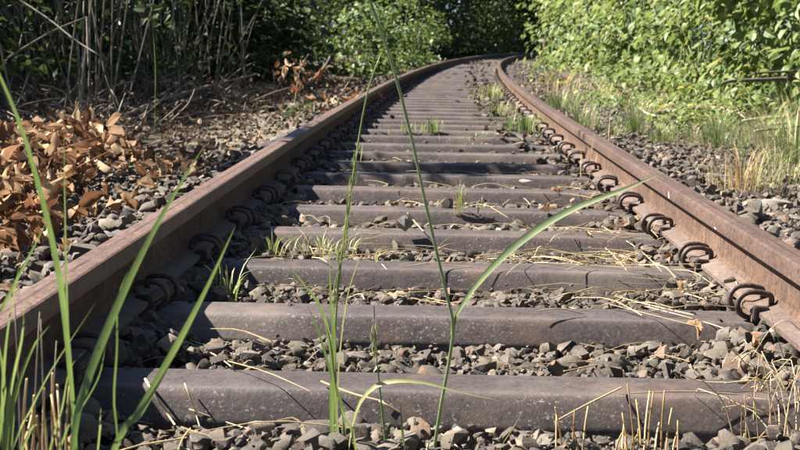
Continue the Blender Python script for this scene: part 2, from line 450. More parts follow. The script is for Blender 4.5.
# ------------------------------------------------------------------ rails
def half_profile():
    hw = HEAD_W / 2
    return dict(
        head=[(-hw + .003, .122), (-hw - .0005, .126), (-hw, .1585), (-hw + .0015, .1622), (-hw + .006, .1645), (-.004, .1654), (.004, .1654), (hw - .006, .1645), (hw - .0015, .1622), (hw, .1585), (hw + .0005, .126), (hw - .003, .122), (.010, .112), (-.010, .112)],
        web=[(-.009, .1165), (-.0075, .095), (-.007, .07), (-.0085, .05), (-.016, .038), (.016, .038), (.0085, .05), (.007, .07), (.0075, .095), (.009, .1165)],
        foot=[(-.0165, .0385), (-.0625, .0265), (-.0625, .0155), (.0625, .0155), (.0625, .0265), (.0165, .0385)])
rail_s = np.concatenate([np.arange(-1.5, 12, .25), np.arange(12, 40, .6), np.arange(40, 100, 1.2)])
def sweep(name, prof, off0, mat, parent):
    n = len(prof); V = []; F = []
    for s in rail_s:
        for o, z in prof: V.append(T(s, off0 + o, z))
    for i in range(len(rail_s) - 1):
        for k in range(n):
            F.append((i * n + k, i * n + (k + 1) % n, (i + 1) * n + (k + 1) % n, (i + 1) * n + k))
    F.append(tuple(range(n))); F.append(tuple(range((len(rail_s) - 1) * n, len(rail_s) * n))[::-1])
    me = bpy.data.meshes.new(name); me.from_pydata([tuple(v) for v in V], [], F)
    bm = bmesh.new(); bm.from_mesh(me); bmesh.ops.recalc_face_normals(bm, faces=bm.faces); bm.to_mesh(me); bm.free()
    me.polygons.foreach_set('use_smooth', [True] * len(me.polygons))
    me.set_sharp_from_angle(angle=math.radians(24))
    me.materials.append(mat)
    if name == 'rail_head':
        me.materials.append(M['rail_band'])
        mi = np.zeros(len(me.polygons), np.int32); nn_ = (len(rail_s) - 1) * n
        mi[:nn_][np.arange(nn_) % n == 5] = 1
        me.polygons.foreach_set('material_index', mi)
    return link(name, me, None, parent)
for side, lab in ((-1, 'rusty steel rail on the left, its inner face in shadow'), (1, 'rusty steel rail on the right, its inner face sunlit')):
    r = thing('rail', lab, 'rail', T(2.2, side * RAIL_C, 0), 'the two running rails')
    for nm, pf in half_profile().items():
        prt = sweep('rail_' + nm, pf, side * RAIL_C, M['rail_' + nm], r)
        if nm == 'head': head_part = prt
    if side == 1:
        for (px, s0, h0, w0) in ((0, 3.98, .020, .006), (0, 3.3, .004, .01)):
            mb = MB(); q = [T(s0, GAUGE_HALF - .0014, .128), T(s0 + w0, GAUGE_HALF - .0014, .128), T(s0 + w0 + .01, GAUGE_HALF - .0014, .128 + h0), T(s0 + .012, GAUGE_HALF - .0014, .128 + h0)]
            q2 = [v + Vector((.001, 0, 0)) for v in q]
            mb.add(q + q2, [(0, 1, 2, 3), (7, 6, 5, 4), (0, 4, 5, 1), (1, 5, 6, 2), (2, 6, 7, 3), (3, 7, 4, 0)])
            mb.build('paint_mark', M['paint'], head_part)

# ------------------------------------------------------------------ sleepers and clips
ORD = ['nearest', 'second', 'third', 'fourth', 'fifth', 'sixth', 'seventh', 'eighth', 'ninth', 'tenth', 'eleventh', 'twelfth']
N_SLEEP = 62
def sleeper_mesh():
    # cross section along the track (y), pressed trough: flat crown, rounded shoulders, sloping sides, lip
    pr = [(-.098, -.13), (-.098, -.056), (-.095, -.049), (-.074, -.018), (-.068, -.009), (-.061, -.003), (-.052, .0), (0, .0015), (.052, .0), (.061, -.003), (.068, -.009), (.074, -.018), (.095, -.049), (.098, -.056), (.098, -.13)]
    xs = np.concatenate([[-1.2, -1.17, -1.12], np.linspace(-1.05, 1.05, 22), [1.12, 1.17, 1.2]])
    V = []; F = []; n = len(pr)
    for x in xs:
        e = max(0, abs(x) - 1.1) / .1
        for y, z in pr: V.append((x, y * (1 - .12 * e), z - .05 * e * e))
    for i in range(len(xs) - 1):
        for k in range(n - 1):
            F.append((i * n + k, (i + 1) * n + k, (i + 1) * n + k + 1, i * n + k + 1))
    F.append(tuple(range(n))); F.append(tuple(range((len(xs) - 1) * n, len(xs) * n))[::-1])
    me = bpy.data.meshes.new('sleeper'); me.from_pydata(V, [], F)
    bm = bmesh.new(); bm.from_mesh(me); bmesh.ops.recalc_face_normals(bm, faces=bm.faces); bm.to_mesh(me); bm.free()
    me.polygons.foreach_set('use_smooth', [True] * len(me.polygons))
    me.set_sharp_from_angle(angle=math.radians(50))
    me.materials.append(M['sleeper'])
    return me
SL_ME = sleeper_mesh()
mb = MB(); mb.box((0, 0, .0085), (.150, .13, .014)); PL_ME = mb.mesh('base_plate'); PL_ME.materials.append(M['rail_foot'])

def loop_pts():
    # one bent spring bar seen along the rail: x towards the rail, z up
    P = [(.040, .030), (.040, .052)]
    for k in range(1, 5):
        a = k / 4 * math.pi / 2
        P.append((.040 - .014 * (1 - math.cos(a)), .052 + .014 * math.sin(a)))
    P += [(.010, .070), (-.006, .070)]
    for k in range(1, 12):
        a = math.pi / 2 + k / 11 * math.pi * 1.06
        P.append((-.008 + .036 * math.cos(a), .036 + .034 * math.sin(a)))
    P += [(.006, .008), (.018, .012)]
    return P
def loop_mesh(y0, skew):
    mb = MB()
    pts = [Vector((x, y0 + skew * (x + .03), z)) for x, z in loop_pts()]
    mb.tube(pts, .0073, 8)
    me = mb.mesh('spring_loop', True); me.materials.append(M['clip']); return me
LOOPS = [loop_mesh(-.046, .16), loop_mesh(.036, .16)]
def bevel_box(name, d, mat, bev=.004, c=(0, 0, 0)):
    bm = bmesh.new(); bmesh.ops.create_cube(bm, size=1)
    bmesh.ops.scale(bm, vec=d, verts=bm.verts); bmesh.ops.bevel(bm, geom=bm.edges, offset=bev, segments=2, affect='EDGES')
    bmesh.ops.translate(bm, vec=c, verts=bm.verts)
    me = bpy.data.meshes.new(name); bm.to_mesh(me); bm.free(); me.materials.append(mat); return me
CLAMP_ME = bevel_box('clamp_plate', (.040, .125, .016), M['clamp'], .004, (.008, .004, .022))
LUG_ME = bevel_box('lug', (.036, .026, .036), M['lug'], .003, (.008, -.070, .021))

def place_clip(s, side, rot, k):
    p = T(s, side * (GAUGE_HALF - .030), .004)
    where = 'left' if side < 0 else 'right'
    if k < len(ORD):
        lab = f'double loop spring clip against the {where} rail at the {ORD[k]} sleeper from the camera'
    else:
        lab = f'small distant double loop spring clip against the {where} rail beyond the twelfth sleeper'
    t = thing('spring_clip', lab, 'rail clip', p, 'spring clips holding the rails')
    R = Matrix.Translation(p) @ Matrix.Rotation(rot + random.uniform(-.13, .13), 4, 'Z') @ Matrix.Scale(side, 4, (1, 0, 0)) @ Matrix.Rotation(random.uniform(-.07, .07), 4, 'Y') @ Matrix.Diagonal((.94, .94, .88, 1))
    for me in LOOPS: link('spring_loop', me, None, t, R @ Matrix.Translation((random.uniform(-.004, .004), random.uniform(-.004, .004), 0)))
    link('clamp_plate', CLAMP_ME, None, t, R)
    link('lug', LUG_ME, None, t, R)

for k in range(N_SLEEP):
    s = FIRST + k * SPACING + (random.uniform(-.012, .012) if k > 10 else 0)
    rot = -math.atan(slope(s)) + random.uniform(-.004, .004)
    p = T(s, 0, 0)
    if k < len(ORD):
        lab = ('broad dark steel trough sleeper nearest the camera, speckled with pale dust' if k == 0 else f'brown grey steel trough sleeper, {ORD[k]} from the camera')
    else: lab = 'thin looking grey steel sleeper far up the track beyond the twelfth'
    t = thing('steel_sleeper', lab, 'sleeper', p, 'steel sleepers between the rails')
    Rm = Matrix.Translation(p + Vector((0, 0, random.uniform(-.004, .002)))) @ Matrix.Rotation(rot, 4, 'Z') @ Matrix.Rotation(random.uniform(-.012, .012), 4, 'X')
    link('trough', SL_ME, None, t, Rm)
    for sd in (-1, 1):
        link('base_plate', PL_ME, None, t, Matrix.Translation(T(s, sd * RAIL_C, 0)) @ Matrix.Rotation(rot, 4, 'Z'))
        if k < 46: place_clip(s + random.uniform(-.01, .01), sd, rot, k)

# ------------------------------------------------------------------ ballast stones
def stone_variants(n, seed, npts):
    rnd = np.random.default_rng(seed); out = []
    for i in range(n):
        bm = bmesh.new()
        dim = np.array([1, rnd.uniform(.62, .95), rnd.uniform(.42, .78)])
        for j in range(rnd.integers(*npts)):
            v = rnd.normal(size=3); v /= np.max(np.abs(v)) ** .6 * np.linalg.norm(v) ** .4
            bm.verts.new(v * dim * rnd.uniform(.8, 1.0) * .5)
        r = bmesh.ops.convex_hull(bm, input=bm.verts)
        junk = [v for v in set(r['geom_interior'] + r['geom_unused']) if isinstance(v, bmesh.types.BMVert) and v.is_valid and not v.link_faces]
        if junk: bmesh.ops.delete(bm, geom=junk, context='VERTS')
        bmesh.ops.triangulate(bm, faces=bm.faces)
        bm.verts.index_update()
        V = np.array([v.co[:] for v in bm.verts], np.float32); F = np.array([[v.index for v in f.verts] for f in bm.faces], np.int32)
        bm.free(); out.append((V, F))
    return out
SV = stone_variants(22, 5, (18, 30)) + stone_variants(16, 6, (10, 14))
STONE_ME = []
for V, F in SV:
    me = np_mesh('stone', V, F.ravel(), np.full(len(F), 3), True); me.set_sharp_from_angle(angle=math.radians(33)); me.materials.append(M['stone']); STONE_ME.append(me)
def rand_rot(n, rng, flat=0.45):
    yaw = rng.uniform(0, 2 * np.pi, n); tx = rng.normal(0, flat, n); ty = rng.normal(0, flat, n)
    cz, sz = np.cos(yaw), np.sin(yaw); Z = np.zeros((n, 3, 3)); Z[:, 0, 0] = cz; Z[:, 0, 1] = -sz; Z[:, 1, 0] = sz; Z[:, 1, 1] = cz; Z[:, 2, 2] = 1
    cx, sx = np.cos(tx), np.sin(tx); X = np.zeros((n, 3, 3)); X[:, 0, 0] = 1; X[:, 1, 1] = cx; X[:, 1, 2] = -sx; X[:, 2, 1] = sx; X[:, 2, 2] = cx
    cy, sy = np.cos(ty), np.sin(ty); Yy = np.zeros((n, 3, 3)); Yy[:, 1, 1] = 1; Yy[:, 0, 0] = cy; Yy[:, 0, 2] = sy; Yy[:, 2, 0] = -sy; Yy[:, 2, 2] = cy
    return X @ Yy @ Z
def instance_mesh(name, variants, which, P, R, S, nper=3, smooth=False):
    Vs = []; Fs = []; base = 0
    for j, (V, F) in enumerate(variants):
        idx = np.nonzero(which == j)[0]
        if not len(idx): continue
        W = np.einsum('nij,vj->nvi', R[idx], V) * S[idx][:, None, None] + P[idx][:, None, :]
        Vs.append(W.reshape(-1, 3))
        k = np.arange(len(idx))[:, None, None] * len(V) + base
        Fs.append((F[None] + k).reshape(-1, F.shape[1]))
        base += len(idx) * len(V)
    V = np.concatenate(Vs); F = np.concatenate(Fs)
    return np_mesh(name, V, F.ravel(), np.full(len(F), F.shape[1]), smooth)

def scatter_stones(s0, s1, o0, o1, step, smin, smax, rng):
    ss = np.arange(s0, s1, step); oo = np.arange(o0, o1, step)
    S_, O_ = np.meshgrid(ss, oo); S_ = S_.ravel() + rng.uniform(-.5, .5, S_.size) * step; O_ = O_.ravel() + rng.uniform(-.5, .5, O_.size) * step
    size = smin + (smax - smin) * rng.beta(1.6, 2.6, S_.size)
    z = ballast_z(S_, O_) + rng.normal(0, .008, S_.size) - size * .25 + .012
    ph = (S_ - FIRST) / SPACING; f = np.abs(ph - np.round(ph)) * SPACING
    a = np.abs(O_)
    clear = .088 + size * .28
    under = (a < 1.18) & (f < clear)
    # stones thrown up onto sleeper ends beside the rails, and outside the rails
    lift = under & (a > .6) & (a < .67) & (rng.random(S_.size) < .20)
    lift |= under & (a > .90) & (rng.random(S_.size) < .62)
    lift |= under & (a <= .6) & (rng.random(S_.size) < .004)
    lift |= under & (O_ > .42 - .02 * (S_ - 6)) & (O_ < .66) & (S_ > 6.2) & (rng.random(S_.size) < .5 * np.clip((S_ - 6) / 3, 0, 1))
    z = np.where(lift, size * .16 + np.where(f > .06, -.02, 0), z)
    keep = (~under) | lift
    railz = (np.abs(a - RAIL_C) < .045)
    low = railz | ((a > .63) & (a < .70))
    z = np.where(railz, np.minimum(z, -.02), z)
    # clear of the clips
    keep &= ~((a > .60) & (a < .74) & (f < .10) & ~lift)
    keep &= ~((a > .62) & (a < .72) & (f < .09))
    e0, e1 = sand_edge(S_)
    keep &= ~((S_ > 7.5) & (S_ < 19) & (O_ < e0 - .06) & (O_ > e1 + .06) & (rng.random(S_.size) < .86))
    return S_[keep], O_[keep], z[keep], size[keep]
groups = []
rs = np.random.default_rng(77)
groups.append(scatter_stones(1.2, 5.2, -1.75, 2.1, .034, .022, .080, rs))
groups.append(scatter_stones(1.2, 5.2, -1.75, 2.1, .095, .050, .100, rs))
groups.append(scatter_stones(1.5, 3.7, -.66, .66, .021, .010, .028, rs))
groups.append(scatter_stones(5.2, 11.0, -1.9, 2.3, .040, .030, .09, rs))
groups.append(scatter_stones(11.0, 20.0, -1.9, 2.3, .058, .045, .10, rs))
groups.append(scatter_stones(20.0, 46.0, -1.9, 2.3, .17, .06, .13, rs))
Ss, Os, Zs, Sz = (np.concatenate([g_[i] for g_ in groups]) for i in range(4))
P = Tn(Ss, Os, 1); P[:, 2] = Zs
R = rand_rot(len(P), rs)
which = np.where((Ss < 5.2) & (Sz > .03), rs.integers(0, 22, len(P)), rs.integers(22, len(SV), len(P)))
px, py, dep = project(P)
vis = (px > 2) & (px < 798) & (py > 60) & (py < 449)
left_hidden = (Os < -.62) & (Os > -1.15)                     # behind or in the shade of the left rail
score = np.where(vis & ~left_hidden & (Ss < 5), Sz / dep * (1 + 6 * (Zs - ballast_z(Ss, Os))), 0)
pick = np.argsort(-score)[:300]
for i in pick:
    mw = Matrix.Translation(Vector(P[i])) @ Matrix(R[i].tolist()).to_4x4() @ Matrix.Scale(float(Sz[i]), 4)
    link('stone', STONE_ME[which[i]], None, bed, mw)
rest = np.ones(len(P), bool); rest[pick] = False
me = instance_mesh('crushed_stone', SV, which[rest], P[rest], R[rest], Sz[rest], smooth=True); me.set_sharp_from_angle(angle=math.radians(33))
o = link('crushed_stone', me, M['stone'], bed); o['kind'] = 'stuff'
# larger loose stones that stand out
for (bx_, by_, d_, sz_, v_, lab) in ((174, 289, 2.98, .058, 3, 'pale tan stone resting against the left rail clip of the second sleeper'),
                                (405, 223, 3.93, .075, 7, 'single grey stone lying high between the third and fourth sleepers'),
                                (775, 205, 5.05, .16, 9, 'large flat grey brown stone lying outside the right rail'),
                                (765, 340, 2.56, .075, 12, 'rusty orange stone beside the right end of the second sleeper'),
                                (525, 181, 5.32, .06, 15, 'whitish flat stone lying near the sixth sleeper on the right')):
    p = at(bx_, by_, d_)
    me = STONE_ME[v_].copy(); me.materials.clear()
    cl = {3: (.36, .30, .24), 7: (.26, .24, .22), 9: (.27, .23, .2), 12: (.34, .2, .13), 15: (.5, .45, .38)}[v_]
    me.materials.append(plain_mat('loose_stone', [(.3, tuple(c * .7 for c in cl)), (.7, tuple(c * 1.15 for c in cl))], 12, .85, .5, .3))
    o = link('loose_stone', me, None, None, Matrix.Translation(p) @ Matrix.Rotation(v_, 4, 'Z') @ Matrix.Diagonal((sz_, sz_, sz_ * (.5 if v_ in (9, 15) else 1), 1)))
    tag(o, lab, 'stone')

# ------------------------------------------------------------------ leaves
def leaf_variant(w=.62, heart=.1, fold=.10, droop=.12):
    V = [(0, 0, 0), (-w * .5, .22 - heart, fold * .8), (0, .26, 0), (w * .5, .22 - heart, fold * .8), (-w * .42, .58, fold - droop * .4), (0, .62, -droop * .4), (w * .42, .58, fold - droop * .4), (0, 1, -droop)]
    F = [(0, 2, 1), (0, 3, 2), (1, 2, 5), (1, 5, 4), (2, 3, 6), (2, 6, 5), (4, 5, 7), (5, 6, 7)]
    return np.array(V, np.float32), np.array(F, np.int32)
LV = [leaf_variant(.70, .10, .10, .15), leaf_variant(.60, .04, .14, .22), leaf_variant(.78, .12, .06, .10), leaf_variant(.52, 0, .16, .28)]
def leaf_frames(Nrm, Ax):
    Nrm = Nrm / np.linalg.norm(Nrm, axis=1, keepdims=True)
    Y = Ax - Nrm * np.sum(Ax * Nrm, 1, keepdims=True); Y /= np.linalg.norm(Y, axis=1, keepdims=True) + 1e-9
    X = np.cross(Y, Nrm)
    return np.stack([X, Y, Nrm], -1)
LT = []
for w_ in (.62, .5, .72):
    LT.append((np.array([(0, 0, 0), (-w_ / 2, .42, .10), (0, .45, 0), (w_ / 2, .42, .10), (0, 1, -.16)], np.float32), np.array([(0, 2, 1), (0, 3, 2), (1, 2, 4), (2, 3, 4)], np.int32)))
leaf_me_cache = {}
def leaf_objects(parent, mat, which, P, R, S, name='leaf'):
    for i in range(len(P)):
        key = (int(which[i]), mat.name)
        if key not in leaf_me_cache:
            V, F = LV[which[i]]
            me = np_mesh('leaf', V, F.ravel(), np.full(len(F), 3)); me.materials.append(mat); leaf_me_cache[key] = me
        link(name, leaf_me_cache[key], None, parent, Matrix.Translation(Vector(P[i])) @ Matrix(R[i].tolist()).to_4x4() @ Matrix.Scale(float(S[i]), 4))

def shrub(name, label, cat, base, rad, nleaf, lsize, mat, group, seed, nobj=0, clumps=26, spread_=.30, stems=True, floor=.05, up=.55, stem_mat='stem_green', zc=.5):
    rng = np.random.default_rng(seed)
    t = thing(name, label, cat, base, group)
    b = np.array(base); rad = np.array(rad)
    c = rng.normal(size=(clumps, 3)); c /= np.linalg.norm(c, axis=1, keepdims=True)
    c *= (rng.uniform(.25, 1, (clumps, 1)) ** .45)
    ctr = b + np.array([0, 0, rad[2] * zc * 2 * .5])
    C = ctr + c * rad
    C[:, 2] = np.maximum(C[:, 2], b[2] + floor + .08)
    if stems:
        mb = MB()
        for q in C[: max(8, clumps // 2)]:
            q = Vector(q); r0 = Vector(b) + Vector((rng.normal(0, .12) * rad[0], rng.normal(0, .12) * rad[1], -.05))
            mid = r0.lerp(q, .55) + Vector((rng.normal(0, .08), rng.normal(0, .08), .12 * rad[2]))
            mb.tube(catmull([r0, mid, q], 5), np.linspace(.012, .004, 6), 5, False)
        mb.build('stem', M[stem_mat], t, True)
    ci = rng.integers(0, clumps, nleaf)
    sr = rng.uniform(.6, 1.4, clumps)[ci][:, None]
    P = C[ci] + rng.normal(size=(nleaf, 3)) * spread_ * sr * np.array([1, 1, .8])
    P[:, 2] = np.maximum(P[:, 2], b[2] + floor + rng.uniform(0, .15, nleaf))
    outw = (P - ctr) / rad; outw /= np.linalg.norm(outw, axis=1, keepdims=True) + 1e-6
    Nn = outw * .45 + np.array([0, 0, up]) + np.array(to_sun) * .40 + rng.normal(size=(nleaf, 3)) * .38
    Ax = outw * .6 + np.array([0, 0, -.35]) + rng.normal(size=(nleaf, 3)) * .6
    R = leaf_frames(Nn, Ax)
    S = lsize * rng.uniform(.55, 1.25, nleaf)
    wh = rng.integers(0, len(LV), nleaf)
    rest = np.ones(nleaf, bool)
    if nobj:
        px, py, d = project(P)
        facing = np.abs(np.einsum('ni,ni->n', R[:, :, 2], (P - np.array([0, 0, CAM_H])) / d[:, None]))
        toward = np.einsum('ni,ni->n', outw, (np.array([0, 0, CAM_H]) - P) / d[:, None])
        sc = np.where((px > 0) & (px < 800) & (py > 0) & (py < 450), S / d * (.35 + facing) * (toward + 1.2), 0)
        pk = np.argsort(-sc)[:nobj]; pk = pk[sc[pk] > 0]
        leaf_objects(t, mat, wh[pk], P[pk], R[pk], S[pk]); rest[pk] = False
    me = instance_mesh('foliage', LT if b[1] > 45 else LV, wh[rest] % (len(LT) if b[1] > 45 else len(LV)), P[rest], R[rest], S[rest])
    o = link('foliage', me, mat, t); o['kind'] = 'stuff'
    return t
def tree(name, label, base, h, crown_c, crown_r, nleaf, lsize, mat, group, seed, trunk_r=.12, clumps=40, spread_=.35):
    rng = np.random.default_rng(seed)
    t = thing(name, label, 'tree', base, group)
    b = Vector(base); cc = Vector(crown_c)
    mb = MB()
    mid = b.lerp(cc, .5) + Vector((rng.normal(0, .15), rng.normal(0, .15), .2))
    mb.tube(catmull([b - Vector((0, 0, .2)), mid, cc + Vector((0, 0, crown_r[2] * .5))], 9), np.linspace(trunk_r, trunk_r * .25, 10), 8)
    c = rng.normal(size=(clumps, 3)); c /= np.linalg.norm(c, axis=1, keepdims=True); c *= rng.uniform(.2, 1, (clumps, 1)) ** .5
    C = np.array(cc) + c * np.array(crown_r)
    for q in C[:18]:
        q = Vector(q); st = b.lerp(cc, rng.uniform(.45, .95))
        m2 = st.lerp(q, .5) + Vector((0, 0, .25))
        mb.tube(catmull([st, m2, q], 5), np.linspace(trunk_r * .4, .012, 6), 5, False)
    mb.build('trunk', M['bark'], t, True)
    ci = rng.integers(0, clumps, nleaf)
    P = C[ci] + rng.normal(size=(nleaf, 3)) * spread_
    outw = P - np.array(cc); outw /= np.linalg.norm(outw, axis=1, keepdims=True) + 1e-6
    R = leaf_frames(outw * .3 + np.array([0, 0, .6]) + rng.normal(size=(nleaf, 3)) * .45, outw + rng.normal(size=(nleaf, 3)) * .6)
    me = instance_mesh('crown', LT, rng.integers(0, len(LT), nleaf), P, R, lsize * rng.uniform(.6, 1.3, nleaf))
    o = link('crown', me, mat, t); o['kind'] = 'stuff'
    return t

def gz(x, y): return float(ground_z(x, y))
def TG(s, off):
    p = T(s, off, 0); p.z = gz(p.x, p.y); return p

# ---- right hand bank of big leaved shrubs
rb = [  # s, off, rx, ry, rz, leaves, objs, label
    (9.6, 5.0, 1.3, 1.2, 1.35, 1700, 200, 'large leaved green shrub at the right edge above the fallen log'),
    (12.0, 4.5, 1.4, 1.3, 1.5, 2300, 240, 'bright green large leaved shrub right of the track behind the fallen log'),
    (13.6, 3.9, 1.35, 1.4, 1.6, 2400, 200, 'bright green leafy shrub on the right bank, third from the right edge'),
    (16.5, 3.9, 1.4, 1.6, 1.8, 2400, 60, 'sunlit leafy shrub midway along the right bank'),
    (20.0, 3.8, 1.4, 1.9, 2.0, 2400, 0, 'sunlit shrub on the right bank past the midway one'),
    (24.5, 3.7, 1.4, 2.4, 2.2, 2600, 0, 'smaller looking sunlit shrub on the right where the rail starts bending'),
    (30.0, 3.6, 1.5, 3.0, 2.5, 2600, 0, 'distant leafy shrub hanging over the right side of the bend'),
    (37.0, 3.4, 1.5, 3.5, 2.8, 2600, 0, 'far sunlit shrub leaning in at the right of the bend'),
    (46.0, 3.3, 1.6, 4.5, 3.2, 2600, 0, 'farthest right hand shrub where the rails disappear')]
for i, (s, off, rx, ry, rz, nl, no, lab) in enumerate(rb):
    shrub('bank_shrub', lab, 'shrub', TG(s, off), (rx, ry, rz), int(nl * .95), .112 + .0022 * s, M['leaf_right'], 'green shrubs along the right bank', 100 + i, no, 44, .155 + .003 * s)
for i, (s, off, rx, rz) in enumerate(((10.0, 6.4, 1.6, 2.2), (14.5, 6.3, 1.8, 2.6), (20, 6.2, 2.2, 3), (28, 6.3, 2.6, 3.4), (38, 6.2, 3, 4))):
    shrub('bank_shrub', 'taller leafy growth filling in behind the front shrubs on the right', 'shrub', TG(s, off), (rx, rx * 1.4, rz), 1300, .15, M['leaf_dark'], 'shrubs behind the right bank', 140 + i, 0, 30, .36)  # rear shrubs: shade of the gaps put into a dark leaf colour
# low bramble at the foot of the bank, yellowing leaves
for i, (s, off, r, h, n, mt, lab) in enumerate((
        (11.9, 2.75, .40, .25, 220, 'leaf_right', 'low bramble patch at the foot of the right bank beside the fallen log'),
        (13.8, 2.55, .55, .32, 330, 'leaf_right', 'low leafy bramble spreading onto the right ballast shoulder'),
        (16.8, 2.5, .6, .38, 330, 'leaf_right', 'low green bramble clump midway along the foot of the right bank'),
        (20.6, 2.4, .7, .45, 330, 'leaf_right', 'far low bramble clump at the foot of the right bank'),
        (12.3, 2.35, .3, .16, 60, 'leaf_yellow', 'patch of yellowing leaves at the foot of the right bank'),
        (9.4, 2.75, .30, .10, 90, 'leaf_right', 'low green plants spilling onto the gravel below the brush pile'), (10.6, 2.1, .4, .15, 240, 'leaf_right', 'low green plants on the gravel outside the right rail by the horsetails'), (14.5, 1.9, .45, .2, 240, 'leaf_right', 'low green weeds spreading on the right gravel in mid distance'),
        (21.5, 1.75, .45, .22, 90, 'leaf_yellow', 'yellowing weeds outside the right rail near the bend'),
        (26.0, 1.7, .5, .4, 130, 'leaf_right', 'pale green weed outside the right rail at the bend'))):
    shrub('bramble', lab, 'bramble', TG(s, off), (r, r * 1.3, h), n, .075 if mt != 'leaf_yellow' else .065, M[mt], 'low brambles by the right rail', 160 + i, 0, 14, .12, True, .01)

# ---- left side: dark thicket
for i, (s, off, rx, rz, nl) in enumerate(((8.2, -5.2, 1.2, 1.3, 900), (10.2, -4.5, 1.2, 1.4, 1000), (12.6, -4.1, 1.2, 1.6, 1100), (15.2, -3.9, 1.2, 1.8, 1200), (18.3, -3.7, 1.3, 1.9, 1300))):
    shrub('thicket_shrub', ['dark leafy shrub behind the cut canes at the left edge', 'dark shrub among canes left of centre, behind the broken branches', 'dark green shrub in the left thicket above the pale litter', 'shaded shrub in the left thicket towards the bend', 'shaded shrub at the far end of the left thicket'][i],
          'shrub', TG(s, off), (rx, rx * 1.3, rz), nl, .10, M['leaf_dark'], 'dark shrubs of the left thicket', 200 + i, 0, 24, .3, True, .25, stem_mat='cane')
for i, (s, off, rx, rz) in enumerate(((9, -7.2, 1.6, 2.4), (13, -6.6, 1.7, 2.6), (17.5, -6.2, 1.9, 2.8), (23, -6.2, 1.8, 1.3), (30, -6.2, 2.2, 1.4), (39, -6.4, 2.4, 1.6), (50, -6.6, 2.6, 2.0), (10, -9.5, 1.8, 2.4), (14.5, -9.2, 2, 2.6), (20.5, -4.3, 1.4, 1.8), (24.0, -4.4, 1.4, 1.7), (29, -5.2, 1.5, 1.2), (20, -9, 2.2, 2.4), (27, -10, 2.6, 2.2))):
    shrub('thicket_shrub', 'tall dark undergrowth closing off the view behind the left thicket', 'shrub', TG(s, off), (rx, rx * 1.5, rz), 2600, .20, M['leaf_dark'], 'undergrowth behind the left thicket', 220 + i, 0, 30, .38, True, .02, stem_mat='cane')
for i, (s, off, rx, ry, rz, lab) in enumerate(((28.0, -2.35, .8, 2.0, 1.2, 'sunlit pale green bush left of the rail before the bend'), (35.0, -2.35, .95, 2.6, 1.5, 'rounded sunlit bush left of the bend, the middle of three'), (43.0, -2.55, 1.2, 3.5, 1.9, 'far bush left of the bend next to the dark tunnel'))):
    shrub('verge_bush', lab, 'bush', TG(s, off), (rx, ry, rz), 1700, .135, M['leaf_far'], 'bushes left of the bend', 240 + i, 0, 38, .17)
# far end of the cutting
for i, (x, y, rx, rz, mt, lab) in enumerate(((6.2, 84, 1.6, 2.6, 'leaf_far', 'sunlit green bush at the far end of the track beyond the bend'),
        (2.0, 66, 2.4, 4.5, 'leaf_dark', 'dark bush closing the view left of the far bend'),
        (-4.0, 62, 3.2, 5, 'leaf_dark', 'dark woodland bush far behind the left bushes'),
        (4.5, 96, 3.5, 6, 'leaf_dark', 'darkest bush behind the far bend'),
        (11.5, 98, 4, 6.5, 'leaf_dark', 'dark bush far behind the right hand shrubs'),
        (15, 70, 4, 6, 'leaf_dark', 'dark bush hidden deep behind the right bank'),
        (-1.0, 80, 3.5, 6, 'leaf_dark', 'dark bush behind the rounded bushes left of the bend'), (8, 112, 5, 8, 'leaf_dark', 'deep dark bush in the middle of the far tunnel'), (-2, 110, 6, 8, 'leaf_dark', 'dark bush at the very back left of the far tunnel'), (19, 112, 6, 8, 'leaf_dark', 'dark bush at the very back right of the far tunnel'),
        (3, 132, 7, 9, 'leaf_dark', 'dark bush behind all others left of the far tunnel'), (13, 134, 7, 9, 'leaf_dark', 'dark bush behind all others in the far tunnel'), (23, 132, 7, 9, 'leaf_dark', 'dark bush behind all others right of the far tunnel'))):
    shrub('woodland_bush', lab, 'bush', (x, y, gz(x, y)), (rx, rx * 1.2, rz), 3200, .26 if y < 90 else (.42 if y < 120 else .75), M[mt], 'bushes at the far end of the track', 260 + i, 0, 40, .6)  # tunnel shade put into the dark leaf colour, the lit bush made lighter

# ---- trees whose crowns stand above the picture and shade the left verge
tl = [(8.0, -8.3, 4.3, 1.7), (12.4, -9.5, 4.6, 2.1), (15.6, -9.0, 4.7, 2.2), (19.0, -9.4, 5.2, 2.5), (23.0, -10.6, 5.6, 2.4), (30, -12, 5.8, 2.6), (39, -12.6, 6.2, 3.0), (58, -12.0, 6.8, 3.8)]
for i, (s, off, h, r) in enumerate(tl):
    b = TG(s, off); c = Vector((b.x, b.y + .3, h))
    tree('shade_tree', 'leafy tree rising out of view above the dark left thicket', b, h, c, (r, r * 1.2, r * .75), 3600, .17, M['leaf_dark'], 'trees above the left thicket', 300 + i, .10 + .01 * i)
for i, (x, y, h, r) in enumerate(((-6, 78, 8, 5), (2, 110, 9, 6), (13, 118, 9, 6), (24, 95, 8, 6), (22, 62, 6, 4.5), (21, 40, 5.5, 4), (-14, 40, 7, 5), (-13, 22, 7, 4.5), (-12, 30, 6, 4))):
    b = Vector((x, y, gz(x, y)))
    tree('woodland_tree', 'dark broad leaved tree standing in the wood far behind the bend', b, h, b + Vector((0, 0, h * .5)), (r, r, h * .5), 4200, .46, M['leaf_dark'], 'woodland trees behind the bend', 330 + i, .2, 46, 1.0)
